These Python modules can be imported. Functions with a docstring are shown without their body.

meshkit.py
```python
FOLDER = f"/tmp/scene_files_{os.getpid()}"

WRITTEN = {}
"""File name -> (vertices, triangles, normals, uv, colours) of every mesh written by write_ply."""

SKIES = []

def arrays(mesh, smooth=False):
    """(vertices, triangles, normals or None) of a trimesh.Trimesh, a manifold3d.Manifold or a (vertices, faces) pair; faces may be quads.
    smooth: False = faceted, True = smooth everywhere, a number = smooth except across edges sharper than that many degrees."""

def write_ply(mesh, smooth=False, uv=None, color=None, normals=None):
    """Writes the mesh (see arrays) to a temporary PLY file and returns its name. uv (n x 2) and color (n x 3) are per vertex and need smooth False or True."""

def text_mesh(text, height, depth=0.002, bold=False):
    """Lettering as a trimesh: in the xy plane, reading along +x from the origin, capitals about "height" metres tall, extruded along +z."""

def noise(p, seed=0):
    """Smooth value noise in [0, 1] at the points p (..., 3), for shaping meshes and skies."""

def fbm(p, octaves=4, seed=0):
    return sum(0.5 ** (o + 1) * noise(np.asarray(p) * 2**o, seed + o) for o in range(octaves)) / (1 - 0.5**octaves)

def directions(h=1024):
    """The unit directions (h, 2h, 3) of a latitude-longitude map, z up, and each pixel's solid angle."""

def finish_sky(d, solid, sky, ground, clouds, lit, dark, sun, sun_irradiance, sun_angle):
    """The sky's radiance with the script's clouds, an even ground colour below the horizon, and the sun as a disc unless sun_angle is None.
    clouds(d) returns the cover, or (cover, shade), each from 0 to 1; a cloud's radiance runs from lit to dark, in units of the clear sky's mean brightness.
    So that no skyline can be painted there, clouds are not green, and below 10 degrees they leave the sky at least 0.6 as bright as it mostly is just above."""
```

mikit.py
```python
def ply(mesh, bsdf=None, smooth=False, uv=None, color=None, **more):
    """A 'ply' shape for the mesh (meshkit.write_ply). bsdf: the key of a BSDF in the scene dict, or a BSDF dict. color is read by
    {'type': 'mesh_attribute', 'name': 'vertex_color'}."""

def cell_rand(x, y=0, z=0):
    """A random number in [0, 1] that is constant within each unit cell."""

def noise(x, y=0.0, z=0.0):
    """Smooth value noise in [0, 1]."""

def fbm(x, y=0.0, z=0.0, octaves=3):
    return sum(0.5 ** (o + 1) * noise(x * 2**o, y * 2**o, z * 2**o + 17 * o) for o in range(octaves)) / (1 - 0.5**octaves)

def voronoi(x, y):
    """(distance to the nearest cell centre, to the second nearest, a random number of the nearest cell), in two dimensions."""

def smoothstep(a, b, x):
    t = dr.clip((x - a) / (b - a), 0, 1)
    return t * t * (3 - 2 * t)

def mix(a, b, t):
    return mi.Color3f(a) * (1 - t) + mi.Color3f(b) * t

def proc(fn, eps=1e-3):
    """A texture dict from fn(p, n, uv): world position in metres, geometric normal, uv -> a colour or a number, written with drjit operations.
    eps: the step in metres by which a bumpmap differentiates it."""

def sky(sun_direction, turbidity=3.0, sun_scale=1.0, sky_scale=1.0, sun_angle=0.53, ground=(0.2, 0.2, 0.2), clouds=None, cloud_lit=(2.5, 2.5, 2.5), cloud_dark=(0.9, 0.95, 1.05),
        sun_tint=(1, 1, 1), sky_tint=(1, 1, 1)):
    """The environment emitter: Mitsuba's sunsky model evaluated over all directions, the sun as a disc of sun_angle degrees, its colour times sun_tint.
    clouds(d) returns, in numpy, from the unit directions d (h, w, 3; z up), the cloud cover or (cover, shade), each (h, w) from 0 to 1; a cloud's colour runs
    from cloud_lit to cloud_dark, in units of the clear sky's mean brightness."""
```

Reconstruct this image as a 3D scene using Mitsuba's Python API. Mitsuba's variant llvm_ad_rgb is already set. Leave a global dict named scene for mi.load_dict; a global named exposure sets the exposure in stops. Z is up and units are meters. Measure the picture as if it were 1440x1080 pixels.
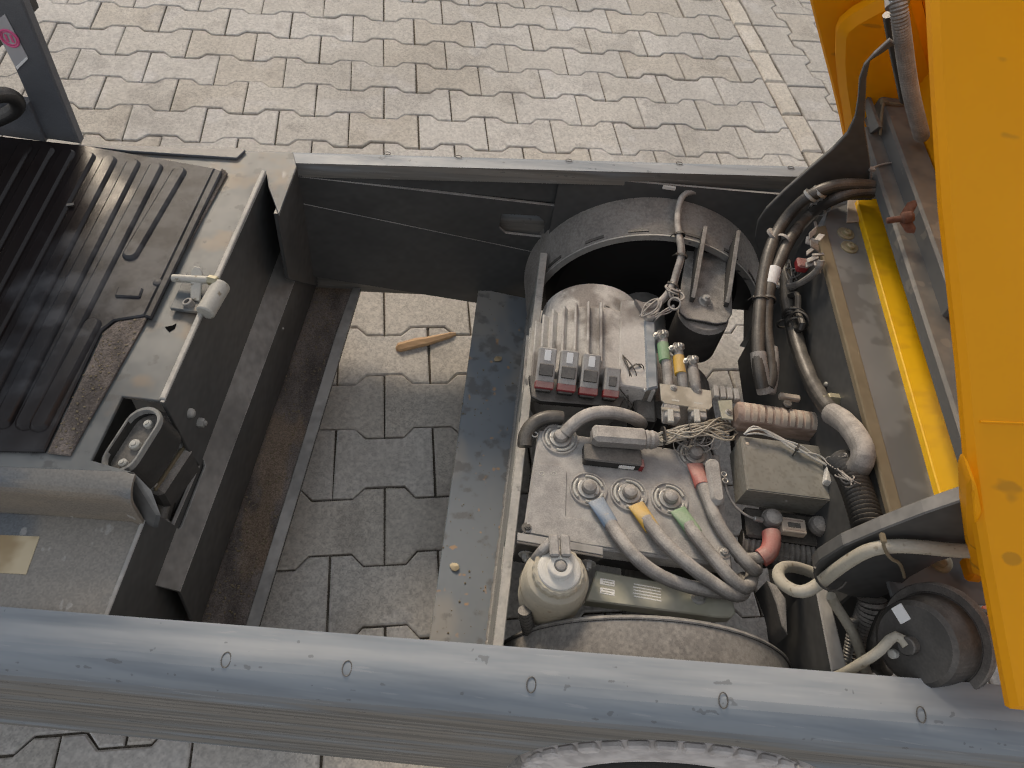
import math, random
import numpy as np, trimesh, manifold3d, mitsuba as mi, drjit as dr
import mikit, meshkit
from mikit import noise, fbm, voronoi, smoothstep, mix, cell_rand
from shapely.geometry import Polygon, box as sbox, Point
from shapely import affinity

scene = {'type': 'scene'}
labels = {}
rnd = random.Random(7)

# ------------------------------------------------------------------ camera, sky, exposure
CAM = np.array([0.7320871197, -1.9365917784, 1.3437794996])
FPX = 1070.0                                   # focal length in pixels of a 1440 wide picture
MR = np.array([[0.985, 0.0, 0.0], [0, 1, 0], [0, 0, 1]])
def _euler():
    from scipy.spatial.transform import Rotation as Ro
    return Ro.from_euler('zxy', [-0.02645698117, 0.92445031382, -0.16825897954]).as_matrix() @ np.array([[1, 0, 0], [0, 0, -1], [0, 1, 0.]])
MR = _euler()
RIGHT, DOWN, FWD = MR
T = mi.ScalarTransform4f
scene['camera'] = {
    'type': 'thinlens', 'fov': float(2 * math.degrees(math.atan(720 / FPX))), 'fov_axis': 'x',
    'aperture_radius': 0.0012, 'focus_distance': 1.2, 'near_clip': 0.02, 'far_clip': 400.0,
    'to_world': T().look_at(origin=CAM.tolist(), target=(CAM + FWD).tolist(), up=(-DOWN).tolist()),
}
exposure = 2.82
scene['sky'] = mikit.sky((-0.2, 0.80, 0.57), turbidity=4, sun_scale=0.3, sun_angle=16, clouds=lambda d: 1.0, cloud_lit=(0.84, 0.88, 0.95), sun_tint=(0.94, 0.98, 1.08))

# ------------------------------------------------------------------ geometry helpers
def unit(a):
    a = np.asarray(a, float); return a / np.linalg.norm(a)
def ray(u, v):
    return MR.T @ np.array([(u - 720) / FPX, (v - 540) / FPX, 1.0])
def P(u, v, z):
    """Where the line of sight of the survey photograph meets height z: used to lay out the parts."""
    d = ray(u, v); return CAM + d * ((z - CAM[2]) / d[2])
def PV(u, v, a, n):
    """The same, on the plane through a with normal n."""
    d = ray(u, v); return CAM + d * (((np.asarray(a) - CAM) @ n) / (d @ n))
YAW = math.radians(-10)
L = np.array([math.cos(YAW), math.sin(YAW), 0]); W = np.array([-math.sin(YAW), math.cos(YAW), 0]); Z = np.array([0, 0, 1.0])

class MB:
    def __init__(self): self.m = []
    def add(self, *ms):
        for m in ms: self.m.append(m)
        return self
    def mesh(self): return trimesh.util.concatenate(self.m)
def cat(*ms): return trimesh.util.concatenate(list(ms))
def tm(v, f, fix=True):
    m = trimesh.Trimesh(np.asarray(v, float), np.asarray(f, int), process=False)
    if fix:
        m.merge_vertices(digits_vertex=7)
        trimesh.repair.fix_normals(m)
    return m
def basis(pts, vec):
    n = unit(vec); a = unit(pts[1] - pts[0]); a = unit(a - n * (a @ n)); return a, np.cross(n, a), n
def prism(pts, vec, bevel=0.0, holes=()):
    """A slab: outline pts (flat, N x 3), thickness along vec, chamfered rims."""
    pts = np.asarray(pts, float); vec = np.asarray(vec, float)
    a, b, n = basis(pts, vec); o = pts[0]
    to2 = lambda q: np.stack([(np.asarray(q) - o) @ a, (np.asarray(q) - o) @ b], 1)
    p2 = to2(pts)
    area = 0.5 * np.sum(p2[:, 0] * np.roll(p2[:, 1], -1) - np.roll(p2[:, 0], -1) * p2[:, 1])
    if area < 0: pts = pts[::-1]; p2 = p2[::-1]
    h2 = []
    for h in holes:
        q = to2(h)
        ar = 0.5 * np.sum(q[:, 0] * np.roll(q[:, 1], -1) - np.roll(q[:, 0], -1) * q[:, 1])
        h2.append(q if ar < 0 else q[::-1])
    loops = [p2] + h2
    th = np.linalg.norm(vec)
    w0 = (pts[0] - o) @ n
    def inset(q, d):
        e = np.roll(q, -1, 0) - q; e /= np.maximum(np.linalg.norm(e, axis=1, keepdims=True), 1e-9)
        nn = np.stack([-e[:, 1], e[:, 0]], 1); pv = np.roll(nn, 1, 0)
        s = nn + pv; s /= np.maximum((s * s).sum(1, keepdims=True) / 2, 0.3)
        return q + s * d
    layers = [(0, bevel), (bevel, 0), (th - bevel, 0), (th, bevel)] if bevel > 0 else [(0, 0), (th, 0)]
    V, F, off = [], [], 0
    tops = []
    for lp in loops:
        m = len(lp); base = off
        for (w, d) in layers:
            q = inset(lp, d) if d else lp
            V.append(o + q[:, :1] * a + q[:, 1:] * b + n * w)
        for k in range(len(layers) - 1):
            for i in range(m):
                j = (i + 1) % m; A = base + k * m; B = A + m
                F += [[A + i, A + j, B + j], [A + i, B + j, B + i]]
        tops.append((base, base + (len(layers) - 1) * m, inset(lp, layers[0][1]) if layers[0][1] else lp))
        off += len(layers) * m
    tri = np.asarray(manifold3d.triangulate([np.asarray(t[2], float) for t in tops]))
    idx0 = np.concatenate([np.arange(t[0], t[0] + len(t[2])) for t in tops]); idx1 = np.concatenate([np.arange(t[1], t[1] + len(t[2])) for t in tops])
    F += idx0[tri][:, ::-1].tolist() + idx1[tri].tolist()
    return tm(np.vstack(V), F)
def loft(secs, prof2, caps=True):
    """Closed sections (lists of 3-D loops with the same point count); prof2: one 2-D outline for the caps."""
    S, m = len(secs), len(secs[0]); V = np.vstack(secs); F = []
    for k in range(S - 1):
        for i in range(m):
            j = (i + 1) % m; A = k * m; B = A + m
            F += [[A + i, A + j, B + j], [A + i, B + j, B + i]]
    if caps:
        tri = np.asarray(manifold3d.triangulate([ccw(prof2)])) if True else None
        p = np.asarray(prof2, float)
        rev = 0.5 * np.sum(p[:, 0] * np.roll(p[:, 1], -1) - np.roll(p[:, 0], -1) * p[:, 1]) < 0
        if rev: tri = m - 1 - tri
        F += tri.tolist() + (tri + (S - 1) * m)[:, ::-1].tolist()
    return tm(V, F)
def ccw(p):
    p = np.asarray(p, float)
    return p if 0.5 * np.sum(p[:, 0] * np.roll(p[:, 1], -1) - np.roll(p[:, 0], -1) * p[:, 1]) > 0 else p[::-1]
def rbox(c, size, axes=(L, W, Z), r=0.003):
    """A box with chamfered edges, centre c, sizes along the three axes."""
    A = np.array([unit(a) for a in axes]); s = np.asarray(size, float) / 2; r = min(r, s.min() * 0.6); pts = []
    for sx in (-1, 1):
        for sy in (-1, 1):
            for sz in (-1, 1):
                q = np.array([sx, sy, sz]) * s
                for k in range(3):
                    e = np.array([sx, sy, sz]) * r; e[k] = 0
                    pts.append((q - e) @ A + c)
    return trimesh.convex.convex_hull(np.array(pts))
def hullbox(top, h, r=0.003, shrink=0.0):
    """Four top corners and a height downwards: box with chamfers."""
    return prism(np.asarray(top), [0, 0, -h], r)
def frame(d):
    d = unit(d); a = np.cross(d, [0.31, 0.2, 0.93]); a = unit(a); return a, np.cross(d, a), d
def lathe(p, d, prof, n=32, ax=None, start=0.0, sweep=2 * math.pi):
    """prof: (t along d, radius) list, from one end on the axis to the other."""
    a, b, d = frame(d) if ax is None else (ax, np.cross(unit(d), ax), unit(d))
    full = abs(sweep - 2 * math.pi) < 1e-6; cnt = n if full else n + 1
    th = start + np.arange(cnt) * sweep / n
    V = np.vstack([np.asarray(p) + d * t + r * (np.cos(th)[:, None] * a + np.sin(th)[:, None] * b) for t, r in prof]); F = []
    for k in range(len(prof) - 1):
        for i in range(n):
            j = (i + 1) % cnt; A = k * cnt; B = A + cnt
            F += [[A + i, A + j, B + j], [A + i, B + j, B + i]]
    V = list(V)
    if full:
        for k, s in ((0, -1), (len(prof) - 1, 1)):
            if prof[k][1] > 1e-6:
                c = len(V); V.append(np.asarray(p) + d * prof[k][0]); A = k * cnt
                F += [[c, A + (i + 1) % cnt, A + i] if s < 0 else [c, A + i, A + (i + 1) % cnt] for i in range(n)]
    m = tm(V, F); m.update_faces(m.nondegenerate_faces()); return m
def cyl(p, q, r, n=24, bev=0.0015):
    p, q = np.asarray(p), np.asarray(q); h = np.linalg.norm(q - p); bev = min(bev, r * 0.4, h * 0.4)
    return lathe(p, q - p, [(0, r - bev), (bev, r), (h - bev, r), (h, r - bev)], n)
def spline(pts, n=8):
    from scipy.interpolate import CubicSpline
    pts = np.asarray(pts, float)
    if len(pts) < 3: return np.linspace(pts[0], pts[-1], n * 2)
    t = np.concatenate([[0], np.cumsum(np.linalg.norm(np.diff(pts, axis=0), axis=1) ** 0.7)])
    return CubicSpline(t, pts)(np.linspace(0, t[-1], n * (len(pts) - 1) + 1))
def resample(c, step):
    s = np.concatenate([[0], np.cumsum(np.linalg.norm(np.diff(c, axis=0), axis=1))]); m = max(4, int(s[-1] / step))
    q = np.linspace(0, s[-1], m + 1); return np.stack([np.interp(q, s, c[:, k]) for k in range(3)], 1), q
def tube(pts, r, n=10, corr=None, smooth=True, jitter=0.0, step=0.008, rough=0.0):
    """A cable or hose along pts; corr = (period, depth) gives a corrugated one."""
    c = spline(pts) if smooth else np.asarray(pts, float)
    if corr: step = corr[0] / 4
    if smooth or corr: c, s = resample(c, step)
    else: s = np.concatenate([[0], np.cumsum(np.linalg.norm(np.diff(c, axis=0), axis=1))])
    t = np.gradient(c, axis=0); t /= np.linalg.norm(t, axis=1, keepdims=True)
    a = np.cross(t[0], [0.3, 0.2, 0.9]); a = unit(a); V = []; th = np.arange(n) * 2 * math.pi / n
    for k in range(len(c)):
        a = unit(a - t[k] * (a @ t[k])); b = np.cross(t[k], a)
        rr = r if not corr else r - corr[1] * (0.5 - 0.5 * math.cos([0, 1.3, math.pi, -1.3][k % 4]))
        if rough: rr = rr * (1 + rough * (meshkit.noise(c[k] * 160, 3) - 0.5) * 2)
        V.append(c[k] + rr * (np.cos(th)[:, None] * a + np.sin(th)[:, None] * b))
    F = []
    for k in range(len(c) - 1):
        for i in range(n):
            j = (i + 1) % n; A = k * n; B = A + n; F += [[A + i, A + j, B + j], [A + i, B + j, B + i]]
    V = np.vstack(V); e = len(V); V = np.vstack([V, c[:1], c[-1:]]); A = (len(c) - 1) * n
    for i in range(n): F += [[e, (i + 1) % n, i], [e + 1, A + i, A + (i + 1) % n]]
    return tm(V, F, False)
def ring(p, d, R, r, n=20, m=8):
    a, b, d = frame(d); pts = [np.asarray(p) + R * (math.cos(t) * a + math.sin(t) * b) for t in np.arange(n + 1) * 2 * math.pi / n]
    return tube(pts, r, m, smooth=False)
def tie(p, d, R, w=0.0025, th=0.0012):
    """A cable tie: strap, head and cut tail."""
    a, b, d = frame(d); hd = np.asarray(p) + a * (R + 0.002)
    st = lathe(np.asarray(p) - d * w / 2, d, [(0, R), (0, R + th), (w, R + th), (w, R), (0, R)], 18)
    return cat(st, rbox(hd, (0.0045, 0.005, 0.005), (a, b, d), 0.0008), rbox(hd + b * 0.007 + a * 0.002, (0.001, 0.012, 0.0022), (a, b, d), 0.0003))
def hexbolt(p, d, s, h, dome=False, washer=0.0):
    d = unit(d); ms = []
    p = np.asarray(p, float)
    if washer: ms.append(lathe(p, d, [(0, washer), (0.0012, washer), (0.0016, washer - 0.0005)], 24)); p = p + d * 0.0014
    if dome: ms.append(lathe(p, d, [(0, s), (h * 0.35, s), (h * 0.7, s * 0.85), (h * 0.92, s * 0.5), (h, 0.0002)], 24))
    else:
        ms.append(lathe(p, d, [(0, s), (h * 0.85, s), (h, s * 0.86)], 6)); ms.append(lathe(p + d * h * 0.8, d, [(0, s * 0.5), (h * 0.5, s * 0.5), (h * 0.6, s * 0.4)], 14))
    return cat(*ms)
def label_sheet(c, ax, ay, w, h, t=0.0006):
    n = unit(np.cross(ax, ay)); return rbox(np.asarray(c) + n * t / 2, (w, h, t), (ax, ay, n), 0.0001)
def writing(text, c, ax, ay, height, depth=0.0004, bold=False):
    m = meshkit.text_mesh(text, height, depth, bold); e = m.bounds.mean(0); ax = unit(ax); ay = unit(ay - ax * (ay @ ax)); n = np.cross(ax, ay)
    v = m.vertices - [e[0], e[1], 0]; m.vertices = np.asarray(c) + v[:, :1] * ax + v[:, 1:2] * ay + v[:, 2:] * n
    return m

used = {}
def key_for(name):
    if name not in used: used[name] = 0; return name
    used[name] += 1; return f'{name}_{used[name]:03d}'
def put(name, mesh, bsdf, label=None, category=None, kind=None, group=None, smooth=32):
    k = key_for(name)
    scene[k] = mikit.ply(mesh, bsdf, smooth=smooth)
    lab = {}
    if label: lab['label'] = label
    if category: lab['category'] = category
    if kind: lab['kind'] = kind
    if group: lab['group'] = group
    if lab: labels[k] = lab
    return k
TT = 'tow_tractor'
labels[TT] = {'label': 'grey and yellow tow tractor with its rear cover raised over an open motor bay', 'category': 'tow tractor'}
def part(name, mesh, bsdf, label=None, parent=TT, **kw):
    return put(parent + '__' + name, mesh, bsdf, label, **kw)

# ------------------------------------------------------------------ materials
C3 = mi.Color3f
def mat(key, color, rough=0.6, metallic=0.0, spec=0.5, bump=None, **kw):
    d = {'type': 'principled', 'roughness': rough if isinstance(rough, dict) else float(rough), 'metallic': float(metallic), 'specular': float(spec), **kw}
    d['base_color'] = color if isinstance(color, dict) else {'type': 'rgb', 'value': list(color)}
    if bump: d = {'type': 'bumpmap', 'bump': bump[0], 'scale': bump[1], 'nested': d}
    d = {'type': 'twosided', 'bsdf': d}
    scene[key] = d
def dusty(base, dust, amount=0.8, scale=30.0, worn=None, worn_amt=0.0, low=0.0):
    """Paint or plastic with settled dust on what faces up, patchy, and worn spots."""
    def f(p, n, uv):
        up = smoothstep(0.05, 0.95, n.z)
        a = fbm(p.x * scale, p.y * scale, p.z * scale, 4)
        b = fbm(p.x * scale * 9, p.y * scale * 9, p.z * scale * 9, 3)
        k = dr.clip((low + (1 - low) * up) * amount * (0.68 + 0.5 * smoothstep(0.25, 0.75, a)) * (0.75 + 0.5 * b), 0, 1)
        c = mix(base, dust, k)
        if worn is not None:
            w = smoothstep(1 - worn_amt - 0.06, 1 - worn_amt + 0.06, fbm(p.x * scale * 2.2 + 9, p.y * scale * 2.2, p.z * scale * 2.2, 4))
            c = mix(c, worn, w)
        return c * (0.9 + 0.2 * b)
    return mikit.proc(f)
DUST = (0.33, 0.318, 0.298)

def paver_color(p, n, uv):
    c = fbm(p.x * 3.1, p.y * 3.1, 0.0, 4); g = noise(p.x * 420, p.y * 420, p.z * 420); g2 = noise(p.x * 170, p.y * 170, 5.0)
    st = cell_rand(dr.floor((p.x + 40) * 9.7), dr.floor((p.y + 40) * 7.1))
    col = mix((0.395, 0.372, 0.338), (0.475, 0.45, 0.412), smoothstep(0.3, 0.7, c))
    spot = smoothstep(0.62, 0.74, fbm(p.x * 11 + 3, p.y * 11, 2.0, 4)); col = mix(col, (0.24, 0.22, 0.2), spot * 0.28)
    pale = smoothstep(0.66, 0.76, fbm(p.x * 9 + 30, p.y * 9, 7.0, 3)); col = mix(col, (0.56, 0.55, 0.55), pale * 0.22)
    return col * (0.66 + 0.38 * g + 0.3 * g2)
def paver_bump(p, n, uv):
    return noise(p.x * 330, p.y * 330, p.z * 330) + 0.6 * noise(p.x * 700, p.y * 700, p.z * 700)
for i, k in enumerate((0.92, 0.97, 1.015)):
    mat(f'paver_mat_{i}', mikit.proc((lambda kk, t: lambda p, n, uv: paver_color(p, n, uv) * kk * C3(*t))(k, ((1.02, 1, 0.97), (1, 1, 1), (0.99, 1.0, 1.02))[i])), 0.9, spec=0.2, bump=(mikit.proc(paver_bump, 4e-4), 0.0006))
mat('border_mat', mikit.proc(lambda p, n, uv: paver_color(p + 7.0, n, uv) * C3(1.06, 1.03, 0.98)), 0.9, spec=0.2, bump=(mikit.proc(paver_bump, 4e-4), 0.0012))
mat('sand_mat', mikit.proc(lambda p, n, uv: mix((0.06, 0.052, 0.043), (0.19, 0.168, 0.14), noise(p.x * 500, p.y * 500) * fbm(p.x * 20, p.y * 20, 0.0, 3) * 1.5)), 1.0, spec=0.1)

def sill_color(p, n, uv):
    s = p.x * L[0] + p.y * L[1]; w = p.x * W[0] + p.y * W[1]
    st = fbm(s * 5, w * 90, p.z * 90, 4); sc = smoothstep(0.70, 0.78, fbm(s * 14 + 4, w * 260, p.z * 260, 3))
    col = mix((0.165, 0.188, 0.213), (0.21, 0.235, 0.26), smoothstep(0.3, 0.7, st))
    mud = smoothstep(0.15, -0.25, n.z) if False else smoothstep(0.55, 0.1, n.z) * smoothstep(0.22, 0.55, fbm(s * 4 + 2, w * 8, p.z * 34, 4))
    col = mix(col, mix((0.115, 0.105, 0.09), (0.19, 0.173, 0.148), smoothstep(0.3, 0.7, fbm(s * 3, w * 20, p.z * 120, 4))), mud * 0.9)
    flat = smoothstep(0.9, 1.0, n.z); d = flat * smoothstep(0.1, 0.8, fbm(s * 5, w * 60, 3.0, 4)); col = mix(col, (0.35, 0.362, 0.368), d * 0.75)
    col = mix(col, (0.38, 0.385, 0.39), sc * 0.22)
    chip = smoothstep(0.80, 0.83, noise(s * 60, w * 130, p.z * 130) * 0.7 + 0.3 * noise(s * 240, w * 240, p.z * 240)); col = mix(col, (0.07, 0.07, 0.07), chip * 0.45)
    return col
def sill_rough(p, n, uv):
    return 0.42 + 0.3 * fbm(p.x * 30, p.y * 60, p.z * 60, 3)
mat('sill_paint', mikit.proc(sill_color), mikit.proc(sill_rough), spec=0.5)
mat('frame_paint', dusty((0.034, 0.036, 0.037), DUST, 0.95, 9, None, 0, 0.09), 0.5)
mat('light_frame', dusty((0.15, 0.155, 0.15), (0.42, 0.40, 0.365), 0.9, 26, (0.09, 0.09, 0.09), 0.25, 0.3), 0.65)
mat('post_paint', mikit.proc(lambda p, n, uv: mix((0.075, 0.08, 0.09), (0.1, 0.105, 0.115), fbm(p.x * 40, p.y * 40, p.z * 40, 3)) * (0.85 + 0.3 * noise(p.x * 900, p.y * 900, p.z * 900))), 0.5)
def deck_color(p, n, uv):
    a = fbm(p.x * 16, p.y * 16, p.z * 16, 4); b = fbm(p.x * 60 + 5, p.y * 60, p.z * 60, 4)
    col = mix((0.088, 0.097, 0.102), (0.165, 0.17, 0.166), smoothstep(0.35, 0.65, a))
    col = mix(col, (0.26, 0.17, 0.085), smoothstep(0.56, 0.72, fbm(p.x * 13 + 21, p.y * 13, p.z * 13, 4)) * 0.4)
    col = mix(col, (0.07, 0.07, 0.07), smoothstep(0.6, 0.72, b) * 0.6)
    return mix(col, (0.45, 0.44, 0.42), smoothstep(0.68, 0.76, fbm(p.x * 50, p.y * 20 + 9, p.z * 30, 3)) * 0.6)
mat('deck_metal', mikit.proc(deck_color), 0.55)
def plate_color(p, n, uv):
    a = fbm(p.x * 9 + 3, p.y * 5, p.z * 16, 4); b = fbm(p.x * 40 + 5, p.y * 40, p.z * 60, 4)
    col = mix((0.165, 0.185, 0.205), (0.25, 0.24, 0.222), smoothstep(0.45, 0.62, a))
    col = mix(col, (0.5, 0.25, 0.06), smoothstep(0.78, 0.86, fbm(p.x * 60 + 8, p.y * 60, 2.0, 3)) * 0.5)
    return mix(col, (0.09, 0.085, 0.08), smoothstep(0.55, 0.75, b) * 0.6)
def step_color(p, n, uv):
    a = fbm(p.x * 9 + 2, p.y * 9, p.z * 30, 4); b = noise(p.x * 500, p.y * 500, p.z * 500)
    col = mix((0.115, 0.128, 0.142), (0.215, 0.2, 0.178), smoothstep(0.36, 0.6, a + 0.25 * smoothstep(0.15, 0.36, p.x) * smoothstep(0.3, 1.0, n.z)))
    col = mix(col, (0.2, 0.165, 0.125), smoothstep(0.75, 0.2, n.z) * 0.8)
    return mix(col, (0.42, 0.41, 0.39), smoothstep(0.72, 0.78, fbm(p.x * 70, p.y * 40 + 9, p.z * 30, 3)) * 0.4) * (0.85 + 0.3 * b)
mat('step_paint', mikit.proc(step_color), 0.5)
mat('cross_plate_mat', mikit.proc(plate_color), 0.5)
def rust_color(p, n, uv):
    a = fbm(p.x * 30, p.y * 12, p.z * 30, 4); g = noise(p.x * 600, p.y * 600, p.z * 600)
    col = mix((0.075, 0.065, 0.06), (0.17, 0.145, 0.13), smoothstep(0.3, 0.7, a))
    col = mix(col, (0.2, 0.145, 0.10), smoothstep(0.6, 0.75, fbm(p.x * 22 + 4, p.y * 8, 1.0, 3)) * 0.6)
    return col * (0.6 + 0.8 * g)
mat('rust_dirt', mikit.proc(rust_color), 0.85, spec=0.2, bump=(mikit.proc(lambda p, n, uv: noise(p.x * 280, p.y * 280, p.z * 280), 5e-4), 0.0016))
def wet(p): return smoothstep(0.42, 0.56, 0.5 * fbm(p.x * 9 + 1.3, p.y * 9 + 4.1, 0.5, 4) + 0.45 * smoothstep(0.40, 0.10, p.x))
mat('mat_rubber', mikit.proc(lambda p, n, uv: mix(mix((0.018, 0.018, 0.021), (0.062, 0.063, 0.068), smoothstep(0.35, 0.7, fbm(p.x * 30, p.y * 30, p.z * 30, 4))), (0.012, 0.009, 0.009), wet(p))),
    mikit.proc(lambda p, n, uv: 0.56 - 0.3 * wet(p)), spec=0.32)
mat('motor_alu', None or mikit.proc(lambda p, n, uv: mix(mix((0.40, 0.385, 0.36), (0.54, 0.52, 0.495), fbm(p.x * 40, p.y * 40, p.z * 40, 3)), (0.13, 0.11, 0.10),
    smoothstep(0.52, 0.66, fbm(p.x * 17 + 2, p.y * 13, p.z * 17, 4)) * 0.75) * (0.8 + 0.3 * noise(p.x * 500, p.y * 500, p.z * 500))), 0.75, spec=0.3)
mat('dust_grey', mikit.proc(lambda p, n, uv: mix((0.285, 0.272, 0.26), (0.40, 0.385, 0.363), smoothstep(0.25, 0.75, fbm(p.x * 45, p.y * 45, p.z * 45, 4))) * (0.85 + 0.3 * noise(p.x * 700, p.y * 700, p.z * 700))), 0.85, spec=0.25)
mat('cable_grey', dusty((0.08, 0.076, 0.073), (0.42, 0.395, 0.365), 0.9, 60, None, 0, 0.4), 0.75, spec=0.3)
mat('cable_black', dusty((0.018, 0.018, 0.018), (0.26, 0.235, 0.2), 0.4, 60, None, 0, 0.12), 0.42)
mat('black_plastic', dusty((0.014, 0.014, 0.014), (0.26, 0.24, 0.215), 0.45, 50, None, 0, 0.08), 0.45)
mat('dusty_rubber', dusty((0.04, 0.039, 0.038), (0.33, 0.31, 0.285), 0.9, 70, None, 0, 0.1), 0.85, spec=0.2, bump=(mikit.proc(lambda p, n, uv: noise(p.x * 420, p.y * 420, p.z * 420), 5e-4), 0.0005))
def hood_color(p, n, uv):
    a = fbm(p.x * 8, p.y * 8, p.z * 8, 4); s = smoothstep(0.72, 0.8, fbm(p.x * 20 + 3, p.y * 20, p.z * 46, 3))
    return mix(mix((0.70, 0.285, 0.001), (0.77, 0.325, 0.002), a), (0.24, 0.13, 0.02), s * 0.45)
mat('fender_dust', mikit.proc(lambda p, n, uv: mix((0.165, 0.155, 0.145), (0.27, 0.255, 0.235), smoothstep(0.2, 0.8, 0.6 * fbm(p.x * 18, p.y * 18, p.z * 18, 3) + 0.4 * noise(p.x * 260, p.y * 260, p.z * 260))) * (0.85 + 0.3 * noise(p.x * 800, p.y * 800, p.z * 800))), 0.85, spec=0.2)
mat('hood_paint', mikit.proc(hood_color), 0.5, spec=0.2)
mat('yellow_strip', mikit.proc(lambda p, n, uv: mix((0.82, 0.47, 0.004), (0.74, 0.41, 0.008), smoothstep(0.5, 0.8, fbm(p.x * 30, p.y * 70, p.z * 40, 4)))), 0.5)
mat('rust_bolt', mikit.proc(lambda p, n, uv: mix((0.07, 0.03, 0.02), (0.2, 0.105, 0.075), fbm(p.x * 200, p.y * 200, p.z * 200, 3))), 0.9)
mat('zinc', dusty((0.42, 0.42, 0.41), (0.42, 0.40, 0.36), 0.5, 60, (0.2, 0.19, 0.17), 0.3, 0.1), 0.42, 0.6)
mat('brass_zinc', dusty((0.33, 0.29, 0.17), (0.36, 0.34, 0.27), 0.5, 60), 0.45, 0.4)
mat('cable_cream', dusty((0.36, 0.335, 0.27), (0.40, 0.37, 0.31), 0.7, 50, (0.22, 0.19, 0.14), 0.3, 0.2), 0.55)
mat('painted_latch', dusty((0.36, 0.35, 0.31), (0.42, 0.40, 0.36), 0.6, 70, (0.22, 0.19, 0.14), 0.3), 0.5)
mat('white_plastic', dusty((0.62, 0.61, 0.58), (0.45, 0.42, 0.36), 0.5, 60), 0.5)
mat('cream_plastic', dusty((0.50, 0.455, 0.36), (0.38, 0.345, 0.275), 0.75, 40, (0.40, 0.33, 0.235), 0.30, 0.15), 0.5)
mat('khaki_box', mikit.proc(lambda p, n, uv: mix(mix((0.2, 0.193, 0.17), (0.27, 0.262, 0.235), smoothstep(0.3, 0.7, fbm(p.x * 25, p.y * 25, p.z * 25, 4))), (0.13, 0.115, 0.09), smoothstep(0.5, 0.75, noise(p.x * 260, p.y * 260, p.z * 260)) * 0.35)), 0.7)
mat('green_plate', mikit.proc(lambda p, n, uv: mix((0.33, 0.325, 0.25), (0.43, 0.42, 0.35), smoothstep(0.3, 0.7, fbm(p.x * 28, p.y * 28, p.z * 28, 4)))), 0.6)
mat('copper_plate', mikit.proc(lambda p, n, uv: mix((0.30, 0.27, 0.215), (0.44, 0.405, 0.34), smoothstep(0.3, 0.7, fbm(p.x * 40, p.y * 40, p.z * 40, 4)))), 0.65)
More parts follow.
